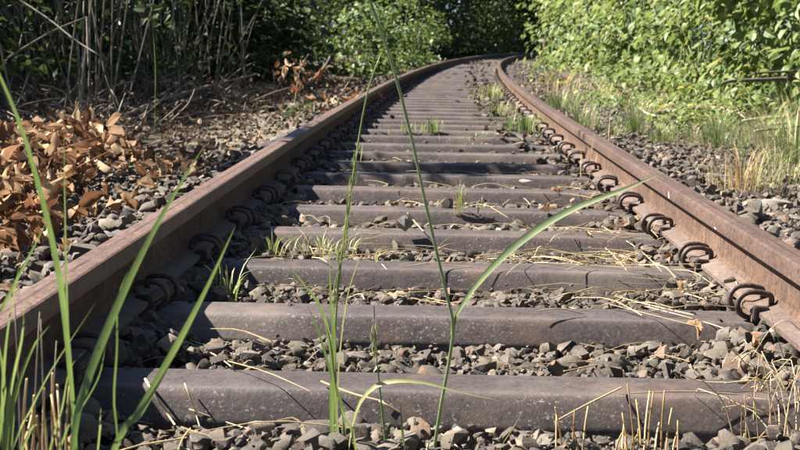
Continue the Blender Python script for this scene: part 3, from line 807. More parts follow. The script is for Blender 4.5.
for i, (s, off, h, r) in enumerate(((3.5, 8.2, 5.0, 3.0), (9.5, 8.8, 5.5, 3.2), (16, 9.2, 5.5, 3.4), (24, 9.5, 6.0, 3.6), (34, 9.5, 6.5, 4.0), (-4, 8.5, 5.5, 3.4))):  # unseen trees added to block sky light coming from the right
    b = TG(s, off)
    tree('sky_block_tree', 'unseen leafy tree added behind the right bank to block sky light', b, h, b + Vector((0, 0, h)), (r, r, h * .6), 2600, .30, M['leaf_far'], 'added trees behind the right bank', 370 + i, .15, 40, .6)
for i, (x, y, h, r) in enumerate(((-3, 74, 9, 4.5), (-1, 88, 10, 5), (0, 100, 10.5, 5), (5, 106, 11, 5), (8, 122, 12, 6), (-6, 62, 9, 4.5), (3, 128, 12, 6), (-1, 113, 10.5, 5.5), (-5, 69, 9.5, 4.5), (-11, 64, 9, 4.5), (-8, 82, 9, 5), (-4, 96, 10, 5), (5, 97, 10, 5), (9, 78, 10, 5.5), (12, 92, 10, 6), (15, 106, 11, 6), (1, 72, 10, 5), (9, 66, 9.5, 4.5))):  # trees added with crowns out of view, to darken the far end
    b = Vector((x, y, gz(x, y)))
    tree('far_shade_tree', 'tall tree added to shade the far end of the track, its crown out of view', b, h, b + Vector((0, 0, h)), (r, r, r * .5), 3800, .44, M['leaf_dark'], 'added shade trees over the far end', 390 + i, .22, 40, 1.0)
# a leaning sapling whose leafy head throws the dappled shade over the sixth and seventh sleepers
b = TG(6.6, -4.6)
tree('leaning_sapling', 'thin leaning sapling at the left whose leaves overhang the near sleepers', b, 2.8, T(6.78, -3.05, 2.75), (1.15, .55, .30), 860, .12, M['leaf_dark'], None, 350, .035, 16, .14)

# ---- canes
cane_me = []
for v in range(7):
    mb = MB(); rg = random.Random(v)
    h = 2.3 + .25 * v; bx = rg.uniform(-.25, .25); by = rg.uniform(-.2, .2)
    pts = catmull([(0, 0, -.05), (bx * .2, by * .2, h * .35), (bx * .6, by * .6, h * .7), (bx * 1.5, by * 1.4, h)], 9)
    mb.tube(pts, np.linspace(.008, .003, 10) * rg.uniform(.7, 1.3), 6)
    me = mb.mesh('cane', True); me.materials.append(M['cane']); cane_me.append(me)
rc = random.Random(4)
for i in range(190):
    s = rc.uniform(7.2, 17); off = -rc.uniform(2.7, 5.6) - max(0, (9 - s)) * .45
    p = TG(s, off)
    lean = Matrix.Rotation(rc.gauss(0, .18), 4, 'X') @ Matrix.Rotation(rc.gauss(0, .24), 4, 'Y')
    o = link('cane', rc.choice(cane_me), None, None, Matrix.Translation(p) @ Matrix.Rotation(rc.uniform(0, 6.28), 4, 'Z') @ lean @ Matrix.Scale(rc.uniform(.8, 1.25), 4))
    tag(o, 'thin bare upright cane standing in the dark thicket on the left', 'cane', 'bare canes in the left thicket')
# cut stakes and broken branches, each placed singly
def stick(name, label, cat, pts, r0, r1, mat, group, n=8):
    mb = MB(); P_ = catmull(pts, n); mb.tube(P_, np.linspace(r0, r1, len(P_)), 7)
    o = mb.build(name, M[mat], None, True); tag(o, label, cat, group); return o
def pxs(L, d0, d1, lie=None):
    m = len(L) - 1
    if lie is not None:
        d0 = hit(*L[0], lie); d1 = hit(*L[-1], lie); d1 = max(min(d1, d0 * 1.35), d0 * .72)
    return [at(x, y, d0 + (d1 - d0) * i / m) for i, (x, y) in enumerate(L)]
G = 'broken branches on the left verge'
stick('broken_branch', 'pale bent branch slanting up to the right at the upper left', 'branch', pxs([(8, 58), (27, 46), (55, 30), (87, 17)], 9.2, 9.6), .009, .006, 'cane', G)
stick('broken_branch', 'long thin branch slanting down to the right across the upper left canes', 'branch', pxs([(20, 0), (50, 20), (75, 40), (102, 57)], 9.4, 9.0), .007, .006, 'cane', G)
stick('broken_branch', 'upright pale stick hanging from the bent branch at upper left', 'branch', pxs([(87, 17), (88, 40), (89, 68)], 9.5, 9.4), .010, .011, 'branch', G)
stick('broken_branch', 'stick leaning right in the litter below the upper left canes', 'branch', pxs([(122, 99), (134, 74), (147, 45)], hit(122, 99), hit(122, 99) + .4), .017, .009, 'branch', G)
stick('broken_branch', 'short stick lying aslant above the brown dead leaves', 'branch', pxs([(90, 104), (104, 118), (121, 134)], 8.3, 7.6, lie=.10), .012, .009, 'branch', G)
stick('broken_branch', 'long thin branch rising to the right over the dark litter', 'branch', pxs([(148, 84), (190, 66), (230, 53)], 10.5, 11.4, lie=.10), .014, .009, 'branch', G)
stick('broken_branch', 'long pale branch lying low over the litter towards the rail', 'branch', pxs([(120, 118), (158, 101), (205, 87), (256, 74)], 9.4, 11.5, lie=.10), .018, .010, 'branch', G)
stick('broken_branch', 'thin twig lying right of the long pale branch', 'branch', pxs([(215, 90), (236, 72), (252, 63)], 10.8, 11.6, lie=.10), .009, .006, 'branch', G)
stick('broken_branch', 'dead twig pointing up to the right beside the left rail in mid distance', 'branch', pxs([(307, 83), (318, 74), (325, 66), (330, 57)], 12.4, 12.8), .018, .008, 'branch', G)
for k, (a, b_) in enumerate((((166, 99), (193, 80)), ((163, 95), (190, 74)), ((172, 101), (199, 88)), ((158, 97), (184, 83)))):
    stick('broken_branch', ['splintered pale stick lowest in the small pile of sticks', 'splintered stick highest in the small pile left of the rail', 'short grey stick at the right end of the stick pile', 'thin grey stick at the left end of the stick pile'][k], 'branch', pxs([a, ((a[0] + b_[0]) / 2, (a[1] + b_[1]) / 2 - 1), b_], 9.9, 10.6, lie=.12), .014, .009, 'branch', G)
for k, (x, y0, y1, r) in enumerate(((79, 108, 34, .017), (84, 106, 52, .012), (27, 95, 40, .016), (103, 92, 47, .011), (63, 100, 78, .012), (75, 104, 60, .010), (56, 98, 66, .010), (92, 100, 74, .010))):
    stick('cut_stake', ['tallest cut cane stump at the upper left', 'cut cane stump just right of the tallest stump', 'grey cut cane stump near the left edge', 'cut cane stump with a pale tip, furthest right of the stumps', 'short cut cane stump left of the tallest stump', 'thin cut stump touching the left of the tallest stump', 'thin short stump between the grey stump and the tallest one', 'short stump between the two rightmost tall stumps'][k], 'cane stump',
          pxs([(x - 1, y0), (x, (y0 + y1) / 2), (x + 1 + (k % 3 - 1) * 3, y1)], hit(x, y0), hit(x, y0) + .1), r * .8, r * .65, 'branch', 'cut cane stumps at the upper left', 4)
G2 = 'dead wood on the right verge'
rp = random.Random(77)
for k in range(16):
    xa = rp.uniform(690, 800); ya = rp.uniform(92, 124); ln = rp.uniform(18, 48); sg = rp.choice([-1, 1]); up_ = rp.uniform(-10, 16)
    d_ = hit(xa, ya, .10); q0 = at(xa, ya, d_); q2 = at(xa + sg * ln, ya - up_, d_ + rp.uniform(-.4, .4)); q1 = q0.lerp(q2, .5) + Vector((rp.uniform(-.03, .03), 0, rp.uniform(-.02, .03)))
    stick('brush_stick', 'grey brown stick in the loose brush pile below the fallen log', 'branch', [q0, q1, q2], rp.uniform(.008, .015), .005, 'pale_wood', 'sticks of the brush pile on the right')
stick('fallen_log', 'grey brown fallen log lying under the right hand shrubs', 'log', pxs([(722, 83), (732, 81), (745, 80.5), (762, 80), (782, 79), (812, 78)], 11.6, 11.8), .014, .024, 'bark', G2)
stick('fallen_log', 'thinner log lying just above the grey brown log on the right', 'log', pxs([(748, 76), (758, 73), (778, 72), (812, 70)], 12.0, 12.0), .009, .014, 'bark', G2)
for k, (L, r) in enumerate((([(729, 113), (750, 107), (775, 100)], .012), ([(742, 121), (765, 118), (788, 117)], .013), ([(727, 98), (736, 110), (745, 118)], .008), ([(660, 113), (672, 111), (687, 112)], .02), ([(640, 108), (648, 114), (656, 116)], .012), ([(730, 97), (748, 96), (770, 94)], .010), ([(755, 131), (775, 129), (800, 126)], .010))):
    stick('dead_branch', ['pale branch slanting up right under the fallen log', 'pale branch lying flat below the slanting one on the right', 'thin twig leaning across the branches below the log', 'short pale branch on the ground left of the fallen log', 'small broken twig furthest left under the right bank', 'thin grey branch just below the fallen log', 'lowest dead branch at the right edge above the grass'][k], 'branch', pxs(L, 9.2, 8.8, lie=.12), r, r * .7, 'pale_wood', G2)

# ---- dead leaf heap beside the left rail, and litter
def dry_variant(seed):
    rg = np.random.default_rng(seed); rows = 5
    V = []; w = [.06, .42, .55, .36, .03]; curl = rg.uniform(.35, 1.2) * rg.choice([-1, 1]); bend = rg.uniform(-1.2, 1.4)
    for i in range(rows):
        u = i / (rows - 1)
        ang = bend * (u - .3)
        for k in (-1, -.5, 0, .5, 1):
            x = k * w[i] * .5 * (1 - .3 * abs(curl) * abs(k)); z = curl * (k * k) * w[i] * .65 + rg.normal(0, .075)
            V.append((x * rg.uniform(.75, 1.2), u * math.cos(ang * .5) + rg.normal(0, .05), z + math.sin(ang) * u * .45))
    F = []
    for i in range(rows - 1):
        for k in range(4):
            a = i * 5 + k; F += [(a, a + 1, a + 6), (a, a + 6, a + 5)]
    return np.array(V, np.float32), np.array(F, np.int32)
DV = [dry_variant(i) for i in range(12)]
DRY_ME = []
for V, F in DV:
    me = np_mesh('dry_leaf', V, F.ravel(), np.full(len(F), 3), True); me.materials.append(M['leaf_dry']); DRY_ME.append(me)
rl = np.random.default_rng(21)
heap_base = TG(4.6, -1.75)
heap = thing('dead_leaf_heap', 'heap of curled brown dead leaves beside the left rail', 'leaf heap', heap_base)
n = 3400
hs = rl.uniform(2.9, 6.9, n); ho = -1.12 - rl.beta(1.5, 1.3, n) * 1.75
edge = np.clip((-ho - 1.05) / .75, 0, 1)
hgt = .44 * edge ** 1.1 * np.clip((7.1 - hs) / 1.2, 0, 1) * (.72 + .28 * noise1(hs, ho, 2.2))
keepm = ~((ho > -1.12 - .20 * (hs - 2.9) - .12 * rl.normal(size=n)) & (rl.random(n) < .86))
hs, ho, hgt = hs[keepm], ho[keepm], hgt[keepm]; n = len(hs)
HP = Tn(hs, ho, 1); HP[:, 2] = ballast_z(hs, ho) - .01 + hgt * rl.uniform(.55, 1.0, n) + .02
Nn = rl.normal(size=(n, 3)) * .75 + np.array([.25, -.55, .55])
Ax = rl.normal(size=(n, 3)) * .6 + np.array([0, 0, -.7]) * np.where(hgt > .08, 1, .2)[:, None]
HR = leaf_frames(Nn, Ax); HS = .05 + .085 * rl.beta(1.3, 2.0, n); hw = rl.integers(0, len(DV), n)
px, py, dp = project(HP)
sc = np.where((px > 0) & (px < 330) & (py > 95) & (py < 300), HS / dp * (HP[:, 2] + .3), 0)
pk = np.argsort(-sc)[:300]
for i in pk:
    link('leaf', DRY_ME[hw[i]], None, heap, Matrix.Translation(Vector(HP[i])) @ Matrix(HR[i].tolist()).to_4x4() @ Matrix.Scale(float(HS[i]), 4))
rest = np.ones(n, bool); rest[pk] = False
o = link('small_leaves', instance_mesh('small_leaves', DV, hw[rest], HP[rest], HR[rest], HS[rest]), M['leaf_dry'], heap); o['kind'] = 'stuff'
for k, L in enumerate(([(0, 232), (40, 200), (70, 172), (112, 150)], [(0, 186), (30, 178), (60, 150), (95, 138)], [(5, 205), (30, 190), (55, 185)])):
    stick('red_twig', ['long red brown twig arching through the dead leaves', 'upper red brown twig behind the dead leaves', 'short red twig low in the dead leaves'][k], 'twig', pxs(L, 4.4 + .3 * k, 5.2 + .3 * k), .0035, .002, 'twig_red', 'red twigs among the dead leaves')
# litter on the left verge: nobody could count it
n = 5600
ls = rl.uniform(5.5, 24, n); lo = -1.1 - rl.beta(1.1, 1.6, n) * 3.6
LP = Tn(ls, lo, 1)
LP[:, 2] = np.maximum(np.where(lo > -1.9, ballast_z(ls, lo), -1), ground_z(LP[:, 0], LP[:, 1])) + rl.gamma(1.3, .022, n) + np.where((lo < -2.1), rl.gamma(1.1, .055, n), 0) * .8
sel = ~((lo > -1.95) & (rl.random(n) < .78))
LP = LP[sel]; n = len(LP)
LR = leaf_frames(rl.normal(size=(n, 3)) * .6 + np.array([0, -.2, .8]), rl.normal(size=(n, 3)))
o = link('leaf_litter', instance_mesh('leaf_litter', DV, rl.integers(0, len(DV), n), LP, LR, rl.uniform(.03, .09, n)), M['litter'])
tag(o, 'dull brown leaf litter covering the left verge under the thicket', 'leaf litter', kind='stuff')
# dead leafy tuft hanging by the rail in mid distance
for k, (x, y, d, nn_, lab) in enumerate(((297, 70, 12.5, 26, 'tuft of dry brown leaves hanging left of the rail in mid distance'), (335, 100, 10.8, 22, 'brown dead bracken clump right beside the left rail'))):
    c = at(x, y, d); t = thing('dead_leaf_tuft', lab, 'dead leaves', (c.x, c.y, gz(c.x, c.y)), 'tufts of dead leaves left of the rail')
    Pq = np.array(c) + rl.normal(size=(nn_, 3)) * np.array([.14, .3, .09]); Pq[:, 2] = np.maximum(Pq[:, 2], -.05)
    Rq = leaf_frames(rl.normal(size=(nn_, 3)) + np.array([-.3, -.5, .5]), rl.normal(size=(nn_, 3)) * .5 + np.array([0, 0, -.8]))
    for j in range(nn_):
        link('leaf', DRY_ME[j % len(DRY_ME)], None, t, Matrix.Translation(Vector(Pq[j])) @ Matrix(Rq[j].tolist()).to_4x4() @ Matrix.Scale(float(rl.uniform(.07, .14)), 4))
    mb = MB(); mb.tube(catmull([Vector((c.x - .05, c.y, gz(c.x, c.y) - .03)), Vector((c.x + .03, c.y, c.z)), Vector((c.x + .12, c.y, c.z + .16))], 5), .006, 5); mb.build('stem', M['branch'], t)
# green sprigs on the left
for k, (x, y, d, nl, lab) in enumerate(((98, 132, 7.2, 4, 'small blue green three leaved sprig above the dead leaves'), (153, 176, 6.1, 5, 'shaded green sprig growing in the gravel left of the rail'), (152, 20, 9.4, 9, 'spray of dark green leaves hanging in the upper left canes'), (66, 125, 6.6, 3, 'single green sprig behind the dead leaf heap'), (300, 108, 11.2, 6, 'green sprig among the litter near the left rail'))):
    c = at(x, y, d); t = thing('green_sprig', lab, 'sprig', (c.x, c.y, min(gz(c.x, c.y), c.z)), 'green sprigs on the left verge')
    Pq = np.array(c) + rl.normal(size=(nl, 3)) * np.array([.045, .05, .035]) * (2.2 if nl == 9 else 1)
    Rq = leaf_frames(rl.normal(size=(nl, 3)) * .35 + np.array([0, -.5, .7]), rl.normal(size=(nl, 3)) + np.array([.2, 0, -.2]))
    leaf_objects(t, M['leaf_dark' if nl == 9 else 'leaf_far'], rl.integers(0, 4, nl), Pq, Rq, rl.uniform(.06, .11, nl))
    mb = MB(); b0 = Vector((c.x, c.y + .02, gz(c.x, c.y) - .02)); mb.tube(catmull([b0, b0.lerp(c, .6) + Vector((.02, 0, .01)), c], 4), .003, 5); mb.build('stem', M['stem_green'], t)

# ------------------------------------------------------------------ grass
def blade_pts(L, d0, d1, root=True, n=14):
    P_ = pxs(L, d0, d1)
    if root:
        r = P_[0].copy(); z = -.08
        if r.z > z + .02:
            dirn = (P_[0] - P_[1]); k = (r.z - z)
            P_ = [Vector((r.x + .75 * max(-.8, min(.8, dirn.x / max(abs(dirn.z), .05))) * k, r.y + .04 * k, z))] + P_
    return catmull(P_, n)
def blade(parent, L, d0, d1, w, mat='grass', prof='leaf', tw=0.0, fold=.3, root=True, n=16, name='blade', side=None):
    """w in metres at the widest; prof leaf tapers to the tip"""
    P_ = blade_pts(L, d0, d1, root, n); m = len(P_)
    ws = []; w = w * .62
    for i in range(m):
        u = i / (m - 1)
        ws.append(w * ((.45 + .55 * min(1, u / .4)) * (1 - max(0, (u - .45) / .55) ** 1.6) + .02) if prof == 'leaf' else w)
    mb = MB()
    ph = random.uniform(.2, .9)
    mb.ribbon(P_, ws, side if side else (lambda u: Vector((math.cos(ph + tw * u), math.sin(ph + tw * u), 0.15))), fold)
    return mb.build(name, M[mat], parent, True)
def stalk(parent, L, d0, d1, r0, r1, mat='grass', root=True, n=16, name='stalk'):
    P_ = blade_pts(L, d0, d1, root, n); mb = MB(); mb.tube(P_, np.linspace(r0, r1, len(P_)), 6)
    return mb.build(name, M[mat], parent, True)
def plant(name, label, cat, px, d, group):
    p = at(px, 450, d); return thing(name, label, cat, (p.x, p.y, -.07), group)
GR = 'tall grasses in front of the nearest sleeper'
# the tall stem that crosses the whole picture, with its broad leaf
t = plant('tall_grass', 'tallest green grass stem crossing the picture, with one broad leaf to the right', 'grass', 435, 1.92, GR)
stalk(t, [(434, 450), (441, 405), (451, 350), (453, 322), (444, 283), (428, 215), (411, 135), (394, 70), (380, 28), (369, -2), (362, -25)], 1.92, 1.80, .0029, .0021, 'reed_leaf')
stalk(t, [(452, 336), (455, 318), (459, 309)], 1.91, 1.905, .0034, .0022, root=False, name='leaf_sheath')
blade(t, [(456, 316), (472, 291), (500, 260), (535, 231), (575, 208), (625, 189), (664, 172)], 1.905, 1.78, .0185, 'reed_leaf', tw=.5, root=False, fold=.35, side=Vector((-.5, .45, .75)))
# the seed head stalk left of it
t = plant('tall_grass', 'pale flowering grass stalk with a long thin seed head left of the tallest stem', 'grass', 336, 1.95, GR)
st_ = stalk(t, [(337, 450), (336, 400), (335, 330), (341, 260), (349, 205), (357, 150), (368, 90), (382, 52)], 1.95, 1.98, .0024, .0012, 'grass_pale')
rg = random.Random(9)
for k in range(34):
    u = k / 33; y = 312 - u * 150; x = 335 + (312 - y) * .145 + rg.uniform(-3, 3)
    blade(st_, [(x - rg.uniform(-1, 1), y), (x + rg.uniform(-1.5, 2.5), y - 10), (x + rg.uniform(-1, 4), y - rg.uniform(16, 24))], 1.96, 1.96, .0035, 'grass_pale', root=False, n=4, name='spikelet')
blade(t, [(339, 450), (336, 410), (331, 350), (322, 310), (303, 283), (282, 258)], 1.94, 1.85, .010, 'grass', tw=.4)
blade(t, [(333, 450), (332, 400), (334, 340), (331, 300), (329, 250)], 1.95, 1.9, .013, 'grass')
blade(t, [(345, 450), (343, 410), (330, 370), (318, 330), (305, 300)], 1.93, 1.9, .009, 'grass')
blade(t, [(337, 450), (338, 380), (345, 310), (355, 270), (366, 245)], 1.95, 1.99, .005, 'grass_pale')
t = plant('tall_grass', 'grass blade arching over to the right in front of the nearest sleeper', 'grass', 350, 1.9, GR)
blade(t, [(349, 450), (353, 425), (361, 402), (376, 386), (398, 381), (425, 383), (455, 391), (500, 401)], 1.9, 1.84, .012, 'grass_pale', tw=.9, side=Vector((-.2, .6, .7)))
blade(t, [(356, 450), (352, 430), (345, 418), (340, 405)], 1.9, 1.88, .008, 'grass')
t = plant('tall_grass', 'short green grass stem with a small flower head at bottom centre', 'grass', 386, 1.93, GR)
st_ = stalk(t, [(386, 450), (382, 410), (377, 360), (374, 306)], 1.93, 1.95, .0026, .0008, 'grass')
for k in range(12):
    y = 366 - k * 3.2; x = 377 + rg.uniform(-5, 2)
    blade(st_, [(x, y), (x - 2, y - 7), (x + rg.uniform(-5, 1), y - 13)], 1.94, 1.94, .0035, 'grass_pale', root=False, n=4, name='spikelet')
t = plant('tall_grass', 'stubby green blade right of bottom centre', 'grass', 404, 1.9, GR)
blade(t, [(404, 450), (402, 425), (400, 399)], 1.9, 1.9, .007, 'grass')
blade(t, [(500, 450), (512, 430), (522, 412)], 1.9, 1.88, .005, 'grass_pale')
GL = 'grass blades at the lower left'
def lone(label, L, d0, d1, w, mat='grass', tw=.4, fold=.3):
    t = plant('grass_shoot', label, 'grass', L[0][0], d0, GL); blade(t, L, d0, d1, w, mat, tw=tw, fold=fold, n=22); return t
lone('long dark green blade rising to the left edge at the lower left', [(76, 450), (72, 390), (66, 320), (58, 265), (42, 195), (22, 128), (0, 75), (-14, 45)], 1.25, 1.1, .0105, fold=.5)
lone('thin upright green blade just right of the long dark one', [(73, 450), (70, 380), (67, 300), (65, 210), (64, 128)], 1.35, 1.3, .0045)
lone('broad bright blade slanting right towards the left rail', [(72, 450), (86, 385), (108, 328), (135, 268), (168, 205), (206, 143)], 1.2, 1.28, .014, tw=.25)
lone('broad bright blade slanting right over the nearest sleeper', [(112, 455), (140, 412), (172, 355), (205, 292), (235, 227)], 1.2, 1.25, .014, tw=.25)
lone('blade entering from the left edge above the rail', [(-25, 345), (0, 312), (18, 278), (35, 245), (50, 215)], 1.25, 1.3, .0065)
t = plant('grass_tussock', 'tussock of green blades at the bottom left corner', 'grass', 10, 1.3, GL)
for L, w in (([(6, 450), (10, 395), (22, 340), (24, 300)], .009), ([(10, 450), (14, 400), (32, 350), (50, 325)], .009), ([(12, 450), (30, 412), (52, 370), (96, 302)], .008), ([(3, 450), (3, 390), (8, 330), (20, 262)], .006), ([(0, 430), (4, 380), (-4, 330)], .008), ([(22, 450), (40, 425), (65, 412), (85, 408)], .006), ([(60, 450), (75, 420), (98, 380), (106, 345)], .008), ([(118, 452), (114, 400), (117, 350), (118, 300), (128, 270)], .004), ([(50, 450), (62, 410), (70, 370), (85, 350)], .005), ([(98, 450), (100, 425), (101, 405)], .004)):
    blade(t, L, 1.3, 1.25, w, 'grass', tw=.5)
def stub(label, xs, d, y0, y1, rr, group, seed, mat='stubble', green=0):
    rg = random.Random(seed)
    t = plant('grass_stubble', label, 'dry grass', xs[0], d, group)
    for x in xs:
        top = rg.uniform(y0, y1); dx = rg.uniform(-7, 7)
        stalk(t, [(x, 452), (x + dx * .3, (452 + top) / 2), (x + dx, top)], d + rg.uniform(-.05, .05), d + rg.uniform(-.05, .05), rr * rg.uniform(.8, 1.2), rr * .7, mat, n=5)
    return t
stub('cut straw coloured stubble at the lower left under the green blades', [22, 32, 38, 47, 52, 58, 61, 66, 70, 27, 43], 1.35, 372, 425, .0020, 'stubble of cut grass', 1)
stub('cut straw coloured stubble right of bottom centre', [616, 622, 627, 631, 634, 638, 641, 648, 655, 661, 666, 673, 678, 644, 625], 1.93, 382, 435, .0017, 'stubble of cut grass', 2)
stub('small stubble left of the larger clump right of bottom centre', [556, 562, 569, 573, 578, 583], 1.93, 405, 438, .0017, 'stubble of cut grass', 3)
stub('fine brown dead stems standing beside the left rail', [20, 34, 44, 52], 1.4, 290, 345, .0012, 'stubble of cut grass', 4, 'branch')
# dry bent tangle at the lower right corner
t = plant('dry_tangle', 'tangle of dry bent grass at the lower right corner', 'dry grass', 770, 2.1, None)
rg = random.Random(8)
for k in range(44):
    x = rg.uniform(735, 805); x2 = x + rg.gauss(0, 26); h = rg.uniform(20, 95)
    stalk(t, [(x, 446), (x + (x2 - x) * .3, 446 - h * .6), (x2, 446 - h), (x2 + rg.uniform(-28, 28), 446 - h * rg.uniform(.7, 1.05))], rg.uniform(1.98, 2.25), rg.uniform(1.98, 2.25), .0012, .0006, 'straw', n=8)
stalk(t, [(800, 330), (786, 320), (770, 330), (752, 357)], 2.2, 2.2, .0009, .0006, 'straw', root=False)
blade(t, [(806, 420), (795, 390), (780, 345), (769, 308)], 2.3, 2.4, .005, 'grass', root=False)

# tufts: one mesh each
def tuft(label, x, y, d, n, h, spread_, mat, group, seed, w=.004, cat='grass', lean=.5, dry=.15):
    rg = random.Random(seed); c = at(x, y, hit(x, y)); gzv = surf_z(c.x, c.y) - .01
    base = Vector((c.x, c.y, gzv)); t = thing('grass_tuft', label, cat, base, group); mg = MB(); md = MB()
    for k in range(n):
        a = rg.uniform(0, 6.283); r = abs(rg.gauss(0, spread_)); b = base + Vector((math.cos(a) * r, math.sin(a) * r * 1.2, 0)); hh = h * rg.uniform(.45, 1.15)
        dr = Vector((math.cos(a), math.sin(a), 0)) * hh * rg.uniform(.05, lean)
        P_ = catmull([b, b + dr * .3 + Vector((0, 0, hh * .6)), b + dr + Vector((0, 0, hh * rg.uniform(.7, 1.0)))], 5)
        (md if rg.random() < dry else mg).ribbon(P_, [w * .8, w, w, w * .8, w * .5, w * .08], Vector((math.cos(a + 1.4), math.sin(a + 1.4), .1)), .3)
    mg.build('green_blades', M[mat], t, True)['kind'] = 'stuff'
    if md.v: md.build('dry_blades', M['straw'], t, True)['kind'] = 'stuff'
    return t
TG1 = 'grass tufts between the rails'
tuft('low green and straw tuft spreading between the third and fourth sleepers', 320, 258, 3.62, 70, .10, .13, 'grass_pale', TG1, 1, .0045, lean=1.1)
tuft('left half of the low grass patch by the third sleeper', 272, 258, 3.62, 34, .09, .06, 'grass_pale', TG1, 2, .0045, lean=1.1)
tuft('small grass tuft beside the left clip of the third sleeper', 228, 299, 3.0, 24, .12, .035, 'grass_pale', TG1, 3, .004, lean=.7)
tuft('short stiff grass shoots behind the fourth sleeper', 457, 228, 4.0, 12, .12, .015, 'grass_pale', TG1, 4, .005, lean=.15)
tuft('small weed with fine stems behind the fifth sleeper', 478, 222, 4.05, 12, .07, .03, 'grass', TG1, 5, .003)
tuft('green tuft in mid track near the long stem', 432, 134, 8.6, 40, .13, .05, 'grass', TG1, 6, .007, lean=.3)
tuft('yellowish tuft left of the mid track green tuft', 408, 134, 8.6, 30, .08, .12, 'grass_pale', TG1, 7, .007)
tuft('low weeds right of the mid track green tuft', 475, 138, 8.4, 26, .06, .10, 'grass', TG1, 8, .006)
tuft('bushy green weed inside the right rail in mid distance', 524, 136, 8.5, 110, .17, .10, 'grass', TG1, 9, .006, lean=.4)
tuft('yellow green weeds along the inside of the right rail farther up', 490, 100, 13.5, 70, .16, .16, 'grass_pale', TG1, 10, .012)
tuft('thin brown stems standing by the right rail clips', 590, 176, 5.9, 9, .26, .05, 'stubble', TG1, 11, .004, lean=.12)
tuft('few pale stems standing left of the right rail clips', 606, 172, 6.1, 7, .30, .02, 'straw', TG1, 12, .004, lean=.12)
TG2 = 'grass tufts outside the right rail'
for k, (lab, x, y, d, n_, h, sp, mt, w, ln) in enumerate((
        ('dense green weeds hugging the outside of the right rail', 578, 128, 9.2, 170, .20, .16, 'grass', .006, .35),
        ('green weeds outside the right rail, farther from the camera', 560, 110, 11.2, 150, .24, .20, 'grass', .008, .35),
        ('upright green horsetail clump below the yellow leaves', 634, 134, 8.9, 110, .30, .05, 'grass', .006, .14),
        ('shorter green horsetail clump right of the upright one', 660, 144, 8.3, 100, .18, .07, 'grass', .006, .2),
        ('small green tuft left of the upright horsetail clump', 613, 137, 8.6, 60, .12, .06, 'grass', .005, .3),
        ('tall yellowish dry grass clump outside the right rail', 741, 193, 5.9, 90, .26, .06, 'stubble', .004, .25),
        ('pale green grass mixed into the yellowish clump', 752, 190, 6.0, 70, .27, .09, 'grass_pale', .004, .35),
        ('green grass clump behind the yellowish clump', 716, 148, 8.0, 150, .30, .15, 'grass', .006, .5),
        ('long green grass at the right edge', 792, 165, 6.6, 190, .40, .17, 'grass', .006, .6),
        ('pale grass below the right edge clump', 786, 182, 6.2, 70, .20, .14, 'grass_pale', .005, .8),
        ('weedy grass under the dead branches on the right', 764, 138, 8.3, 120, .32, .22, 'grass_pale', .006, .6),
        ('grass clump at the foot of the shrubs, right of the log', 796, 120, 8.6, 120, .42, .2, 'grass', .007, .5),
        ('tall broad grass blades standing left of the branches', 722, 118, 8.4, 26, .46, .05, 'grass', .010, .35),
        ('sparse low weeds in the gravel right of the horsetails', 690, 140, 8.4, 90, .16, .14, 'grass', .005, .5))):
    tuft(lab, x, y, d, int(n_ * 1.3), h, sp * 1.25, mt, TG2, 40 + k, w * .7, lean=ln * 1.5 + .25, dry=.2)

# ---- straw
def straw_line(p, ang, ln, z, rg, r=.0011):
    d = Vector((math.cos(ang), math.sin(ang), 0)); n_ = Vector((-d.y, d.x, 0)); c = rg.gauss(0, .06) * ln
    return catmull([p, p + d * ln * .5 + n_ * c + Vector((0, 0, abs(rg.gauss(0, .012)))), p + d * ln + Vector((0, 0, rg.gauss(0, .010)))], 5), [r, r, r, r * .9, r * .8, r * .5]
mb = MB(); rg = random.Random(31)
def zs(s, off):
    ph = (s - FIRST) / SPACING; f = abs(ph - round(ph)) * SPACING
    return .006 if f < .07 else float(ballast_z(s, off)) + .018
for k in range(440):
    u = rg.random()
    if u < .40: s, off = rg.gauss(3.75, .55), rg.gauss(.50, .10)
    elif u < .75: s, off = rg.uniform(1.9, 7), rg.uniform(-.62, .62)
    elif u < .86: s, off = rg.gauss(3.55, .25), rg.uniform(-.5, .3)
    elif u < .92: s, off = rg.uniform(4, 9), rg.uniform(.95, 2.2)
    else: s, off = rg.uniform(5.5, 11), -rg.uniform(.95, 2.1)
    p = T(s, off, zs(s, off) + rg.uniform(0, .012)); a = rg.gauss(0, .75) + rg.choice([0, math.pi])
    P_, rr = straw_line(p, a, rg.uniform(.06, .28), 0, rg, rg.uniform(.0008, .0018)); mb.tube(P_, rr, 4, False)
o = mb.build('scattered_straw', M['straw']); tag(o, 'scattered bits of dry straw lying on sleepers and stones', 'straw', kind='stuff')
SG = 'single dry stems lying on the track'
